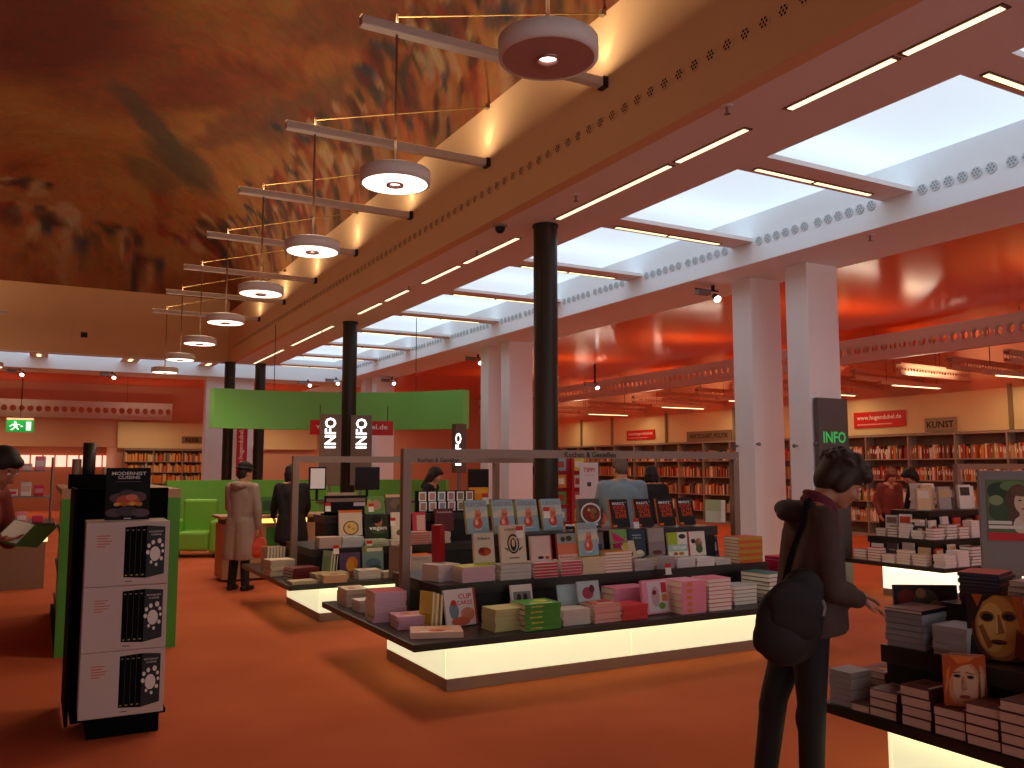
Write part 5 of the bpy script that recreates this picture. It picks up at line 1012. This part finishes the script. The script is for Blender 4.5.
    for a, S0, s in zip(arms, sh, (1, -1)):
        el, wr = V(*a[0]), V(*a[1]); q = el.lerp(wr, max(0, sleeve)*.93); J += [('c', S0, .073*k, el, .058*k)]
        if sleeve > 0: J += [('c', el, .058*k, q, .046*k)]
    if coat:
        for s in (1, -1): J += [('c', pelvis+V(0, s*.07, 0), .14*k, V(hip_f-.01, s*.09, .9-coat), .155*k)]
    cut = (pelvis.z-.07) if hem else ((.9-coat-.05)*k if coat else None)
    if hem: J += [('c', pelvis+V(.02, s*.06, .04), .135*k, pelvis+V(.03, s*.075, -.06), .15*k) for s in (1, -1)] + [('c', chest+V(.08, s*.09, -.02), .06*k, pelvis+V(.15, s*.10, -.03), .035*k) for s in (1, -1)]
    fuse(J, vox, M(top, .8, var=.12, scale=9), 'jacket' if sleeve > .5 else 'shirt', t, 4, cut)
    if hood: fuse([('e', nb+V(-.09, 0, -.015), E3((.075, .125, .06)), Matrix.Rotation(.5, 4, 'Y')), ('e', nb+V(-.13, .01, .005), E3((.05, .10, .042)), Matrix.Rotation(-.3, 4, 'Y')), ('e', nb+V(-.15, -.03, -.02), E3((.035, .06, .035)), None), ('c', nb+V(-.04, .09, .01), .035*k, nb+V(.03, .08, -.02), .03*k), ('c', nb+V(-.04, -.09, .01), .035*k, nb+V(.03, -.08, -.02), .03*k)], vox, M(hood, .8, var=.12), 'hood', t)
    if scarf: fuse([('e', nb+V(.01+i*.012, 0, .0+.028*i), E3((.085, .083, .026)), Matrix.Rotation(.35+.05*i, 4, 'Y')) for i in range(3)] + [('c', nb+V(.08, .02, .0), .03*k, nb+V(.10, .02, -.16), .022*k), ('c', nb+V(.085, -.03, .0), .03*k, nb+V(.11, -.02, -.12), .022*k)], .009, M(scarf, .9, var=.35, scale=55), 'scarf', t, 2)
    if collar: fuse([('e', nb+V(.0, 0, .01), E3((.075, .078, .03)), Matrix.Rotation(.3, 4, 'Y'))], .01, M(collar, .8), 'collar', t, 2)
    hm = M(hair, .6, var=.3, scale=45)
    G = [('e', hp(-.012, 0, .045), E3((.102, .086, .098)), R3), ('e', hp(-.05, 0, -.01), E3((.066, .079, .085)), R3), ('e', hp(.055, 0, .085), E3((.045, .062, .034)), R3)]
    if hairkind in ('bushy', 'bob'): 
        G += [('e', hp(-.02, 0, .06), E3((.118, .098, .098)), R3), ('e', hp(-.065, 0, 0), E3((.07, .088, .10)), R3), ('e', hp(-.01, .07, .0), E3((.045, .03, .07)), R3), ('e', hp(-.01, -.07, .0), E3((.045, .03, .07)), R3), ('e', hp(.075, 0, .085), E3((.045, .07, .04)), R3)]
        rr = random.Random(5)
        for i in range(70 if vox < .01 else 0):
            a, e2 = rr.uniform(-PI, PI), rr.uniform(.0, 1.3); q = Vector((-.02+.118*math.cos(a)*math.cos(e2), .10*math.sin(a)*math.cos(e2), .05+.10*math.sin(e2)))
            if q.x > .06 and q.z < .08: continue
            G.append(('e', HT @ (q*k), E3((rr.uniform(.016, .03), rr.uniform(.014, .024), rr.uniform(.012, .02))), R3))
    if hairkind == 'bob': G += [('c', hp(-.03, .075, 0), .035*k, hp(-.03, .07, -.10), .03*k), ('c', hp(-.03, -.075, 0), .035*k, hp(-.03, -.07, -.10), .03*k), ('e', hp(-.06, 0, -.06), E3((.05, .08, .08)), R3)]
    if hairkind == 'long': G += [('e', hp(-.03, 0, .03), E3((.115, .096, .11)), R3), ('c', hp(-.06, .05, -.02), .06*k, hp(-.08, .05, -.24), .045*k), ('c', hp(-.06, -.05, -.02), .06*k, hp(-.08, -.05, -.24), .045*k), ('c', hp(.0, .08, .0), .028*k, hp(-.01, .08, -.18), .025*k), ('c', hp(.0, -.08, .0), .028*k, hp(-.01, -.08, -.18), .025*k)]
    fuse(G, .008 if vox < .01 else .011, hm, 'hair', t, 1)
    if hat:
        fuse([('e', hp(-.01, 0, .095), E3((.108, .095, .07)), R3), ('e', hp(-.01, 0, .075), E3((.112, .099, .03)), R3), ('e', hp(.095, 0, .07), E3((.075, .075, .012)), R3), ('e', hp(-.02, 0, .06), E3((.135, .115, .012)), R3)], .008, M(hat, .8), 'hat', t, 2)
    return t, k
FACE_R = -.503
SKW = M('#b97a5c', .5, var=.05)
# woman in the brown jacket
WL = atz(797, 809, 0); WL = Vector((3.27, 3.08, 0))
wr_t = None
person('woman in dark brown hooded jacket and jeans leaning over the lower right book table', WL, FACE_R, 1.69, lean=.10, hip_f=.035, head=(.62, -.05), neckf=.085,
       arms=[((.14, .20, 1.07), (.31, .08, 1.00), (1, .1, -.2), (0, 0, -1), 1, .3), ((.10, -.21, 1.06), (.275, -.09, .995), (1, .12, -.36), (.1, .2, -1), -1, .28)],
       legs=[((-.09, .09, .50), (-.15, .10, .075)), ((.035, -.085, .50), (.02, -.09, .075))], top='#4a342c', pants='#1b191d', hem=1, hair='#38261c', hairkind='bushy', vox=.009, hood='#33241f', scarf='#6c2434', skin=SKW, shoes='#121010')
# shoulder bag
bt = thing('shoulder_bag', 'dark shoulder bag hanging at the back of the woman in brown jacket', 'bag', WL, FACE_R)
BG = M('#1d1413', .7, var=.2, scale=12)
fuse([('e', (-.12, -.265, .93), (.15, .055, .17), Matrix.Rotation(.45, 4, 'Y')), ('e', (-.15, -.27, .84), (.13, .065, .12), Matrix.Rotation(.5, 4, 'Y')), ('e', (-.05, -.265, 1.06), (.10, .04, .10), None), ('e', (-.06, -.26, .90), (.10, .05, .17), Matrix.Rotation(.2, 4, 'Y')), ('e', (-.22, -.265, .87), (.06, .05, .10), Matrix.Rotation(.4, 4, 'Y'))], .010, BG, 'bag_body', bt)
fuse([('e', (-.09, -.305, 1.0), (.14, .03, .11), Matrix.Rotation(.4, 4, 'Y')), ('e', (-.10, -.305, .93), (.12, .028, .09), Matrix.Rotation(.4, 4, 'Y'))], .010, BG, 'flap', bt)
b = MB(); STR = M('#120d0c', .9, spec=.1)
pts = [(-.13, -.25, 1.08), (-.11, -.245, 1.15), (-.075, -.235, 1.25), (-.03, -.215, 1.34), (.02, -.145, 1.445), (.05, -.09, 1.46)]
for p, q in zip(pts, pts[1:]): b.tube(p, q, .014, STR, 8)
b.build('strap', bt)
b = MB()
for p, q in zip([(.02, -.315, 1.02), (.03, -.315, .99)], [(.03, -.315, .99), (.02, -.32, .95)]): b.tube(p, q, .008, GREYM, 6)
b.build('buckle', bt)
# man reading at the left edge
LM = atd(-31, 467, 5.5); LM = Vector((LM.x, LM.y, 0))
person('dark haired man bent over a green book at the left picture edge', LM, FACE_R-.05, 1.76, lean=.16, head=(.62, 0), neckf=.04, arms=[((.14, .22, 1.10), (.30, .08, 1.14), (1, -.3, -.1), (0, 0, 1), -1, .3), ((.13, -.23, 1.10), (.28, -.12, 1.14), (1, .3, -.1), (0, 0, 1), 1, .3)], top='#7c2418', pants='#241a18', hair='#1c1512', vox=.010, skin=M('#b06a4c', .55), collar='#3c1c14')
d = Vector((math.cos(FACE_R-.05), math.sin(FACE_R-.05), 0))
o = MB().box(-.14, 0, -.11, .11, 0, .012, M('#4a7030', .5), Matrix.Rotation(.12, 4, 'Y')).box(0, .14, -.11, .11, 0, .012, M('#4a7030', .5), Matrix.Rotation(-.12, 4, 'Y')).box(-.13, -.003, -.10, .10, .0125, .016, PAGE, Matrix.Rotation(.12, 4, 'Y')).build('book', loc=LM+d*.40+Vector((0, 0, 1.185)), rot=(.55, .15, FACE_R)); tag(o, 'open green book in the hands of the man at the left edge', 'book')
# two customers at the counter
person('man in long light grey hooded coat and dark hat seen from behind', (2.40, 11.85, 0), .75, 1.66, lean=.04, head=(.15, -.3), arms=[((.10, .26, 1.10), (.26, .18, .98)), ((.02, -.25, 1.08), (.06, -.25, .84))], top='#a58c80', pants='#15120f', hair='#2a1e18', coat=.42, hat='#1c1614', hood='#a08678', wide=1.08)
o = fuse([('e', (0, 0, .12), (.13, .07, .12), None), ('e', (.02, 0, .2), (.10, .05, .08), None), ('e', (-.03, .0, .07), (.12, .07, .06), None)], .012, M('#d0452c', .5, var=.2, scale=20), 'shopping_bag', None); o.location = (2.60, 11.70, .42)
tag(o, 'orange red plastic bag held beside the grey coat', 'bag')
MB().path([(-.05, 0, .25), (-.02, 0, .36), (.0, .03, .42), (.03, 0, .36), (.06, 0, .25)], .008, M('#d0452c', .5)).build('handle', o)
person('woman all in black with dark bobbed hair seen from behind at the counter', (3.17, 12.2, 0), 1.45, 1.64, lean=.10, head=(.45, -.1), arms=[((.12, .24, 1.08), (.30, .22, .95)), ((.12, -.24, 1.08), (.30, -.22, .95))], top='#1c1416', pants='#141012', hair='#1a1210', hairkind='bob', coat=.25, wide=1.05)
p = atd(623, 467, 9.7)
person('man in blue grey shirt seen from behind past the middle table', (p.x, p.y, 0), 1.2, 1.73, lean=.10, head=(.45, .1), arms=[((.10, .27, 1.10), (.28, .2, 1.02)), ((.10, -.27, 1.10), (.28, -.2, 1.02))], top='#7e909c', pants='#2a2a30', hair='#6c5444', wide=1.2, collar='#8a9aa4')
p = atd(652, 467, 12.5)
person('dark haired person in black half hidden beside the man in blue grey shirt', (p.x, p.y, 0), 1.0, 1.62, lean=.10, head=(.4, 0), top='#1c1618', hair='#1a1210', hairkind='bob')
p = atd(427, 467, 13.2)
person('woman with long dark hair in black behind the postcard rack', (p.x, p.y, 0), -.75, 1.62, lean=.14, head=(.5, 0), top='#171214', hair='#1c1210', hairkind='long')
p = atd(926, 467, 13.3)
person('dark haired person in black bending over behind the lit right table', (p.x, p.y, 0), 2.6, 1.60, lean=.32, head=(.6, 0), top='#181214', hair='#1c1412', hairkind='bob', arms=[((.25, .22, 1.02), (.42, .18, .95)), ((.25, -.22, 1.02), (.42, -.18, .95))])
p = atd(886, 467, 15.2)
person('person with auburn hair browsing behind the lit right table', (p.x, p.y, 0), -2.0, 1.58, lean=.2, head=(.5, 0), top='#7c3a2c', hair='#6c3a22', hairkind='bob')
# ================================================================ lights of the room
def area(name, loc, rot, sx, sy, e, c):
    ld = bpy.data.lights.new(name, 'AREA'); ld.shape = 'RECTANGLE'; ld.size = sx; ld.size_y = sy; ld.energy = e; ld.color = c
    o = bpy.data.objects.new(name, ld); COL.objects.link(o); o.location = loc; o.rotation_euler = rot
# area lamps added to brighten the aisles beyond the modelled tube lights
for y in (10, 14, 18, 22, 26): area('aisle_fill_light', (15.9, y, 3.26), (0, 0, 0), 1.8, .3, 10, (1, .76, .45)); area('aisle_fill_light', (15.9, y+1, 3.42), (PI, 0, 0), 1.8, .1, 11, (1, .78, .54))
for x in (-1, 3, 7, 11): area('aisle_fill_light', (x, 30.0, 3.2), (0, 0, 0), 1.8, .3, 13, (1, .74, .48)); area('aisle_fill_light', (x, 30.0, 3.25), (PI, 0, 0), 1.8, .1, 4, (1, .74, .5))  # added fill along the back aisle, no fixture modelled
for y in (6, 10, 14, 18, 22): area('aisle_fill_light', (12.0, y, 3.5), (0, 0, 0), 1.8, .3, 16, (1, .80, .58)); area('aisle_fill_light', (12.0, y, 3.55), (PI, 0, 0), 1.8, .1, 8, (1, .80, .58))  # added fill between pillars and hung beam, no fixture modelled
area('recess_light', (0, YW+2.5, 2.85), (0, 0, 0), 2, 2, 30, (1, .8, .6))
bpy.context.view_layer.update()
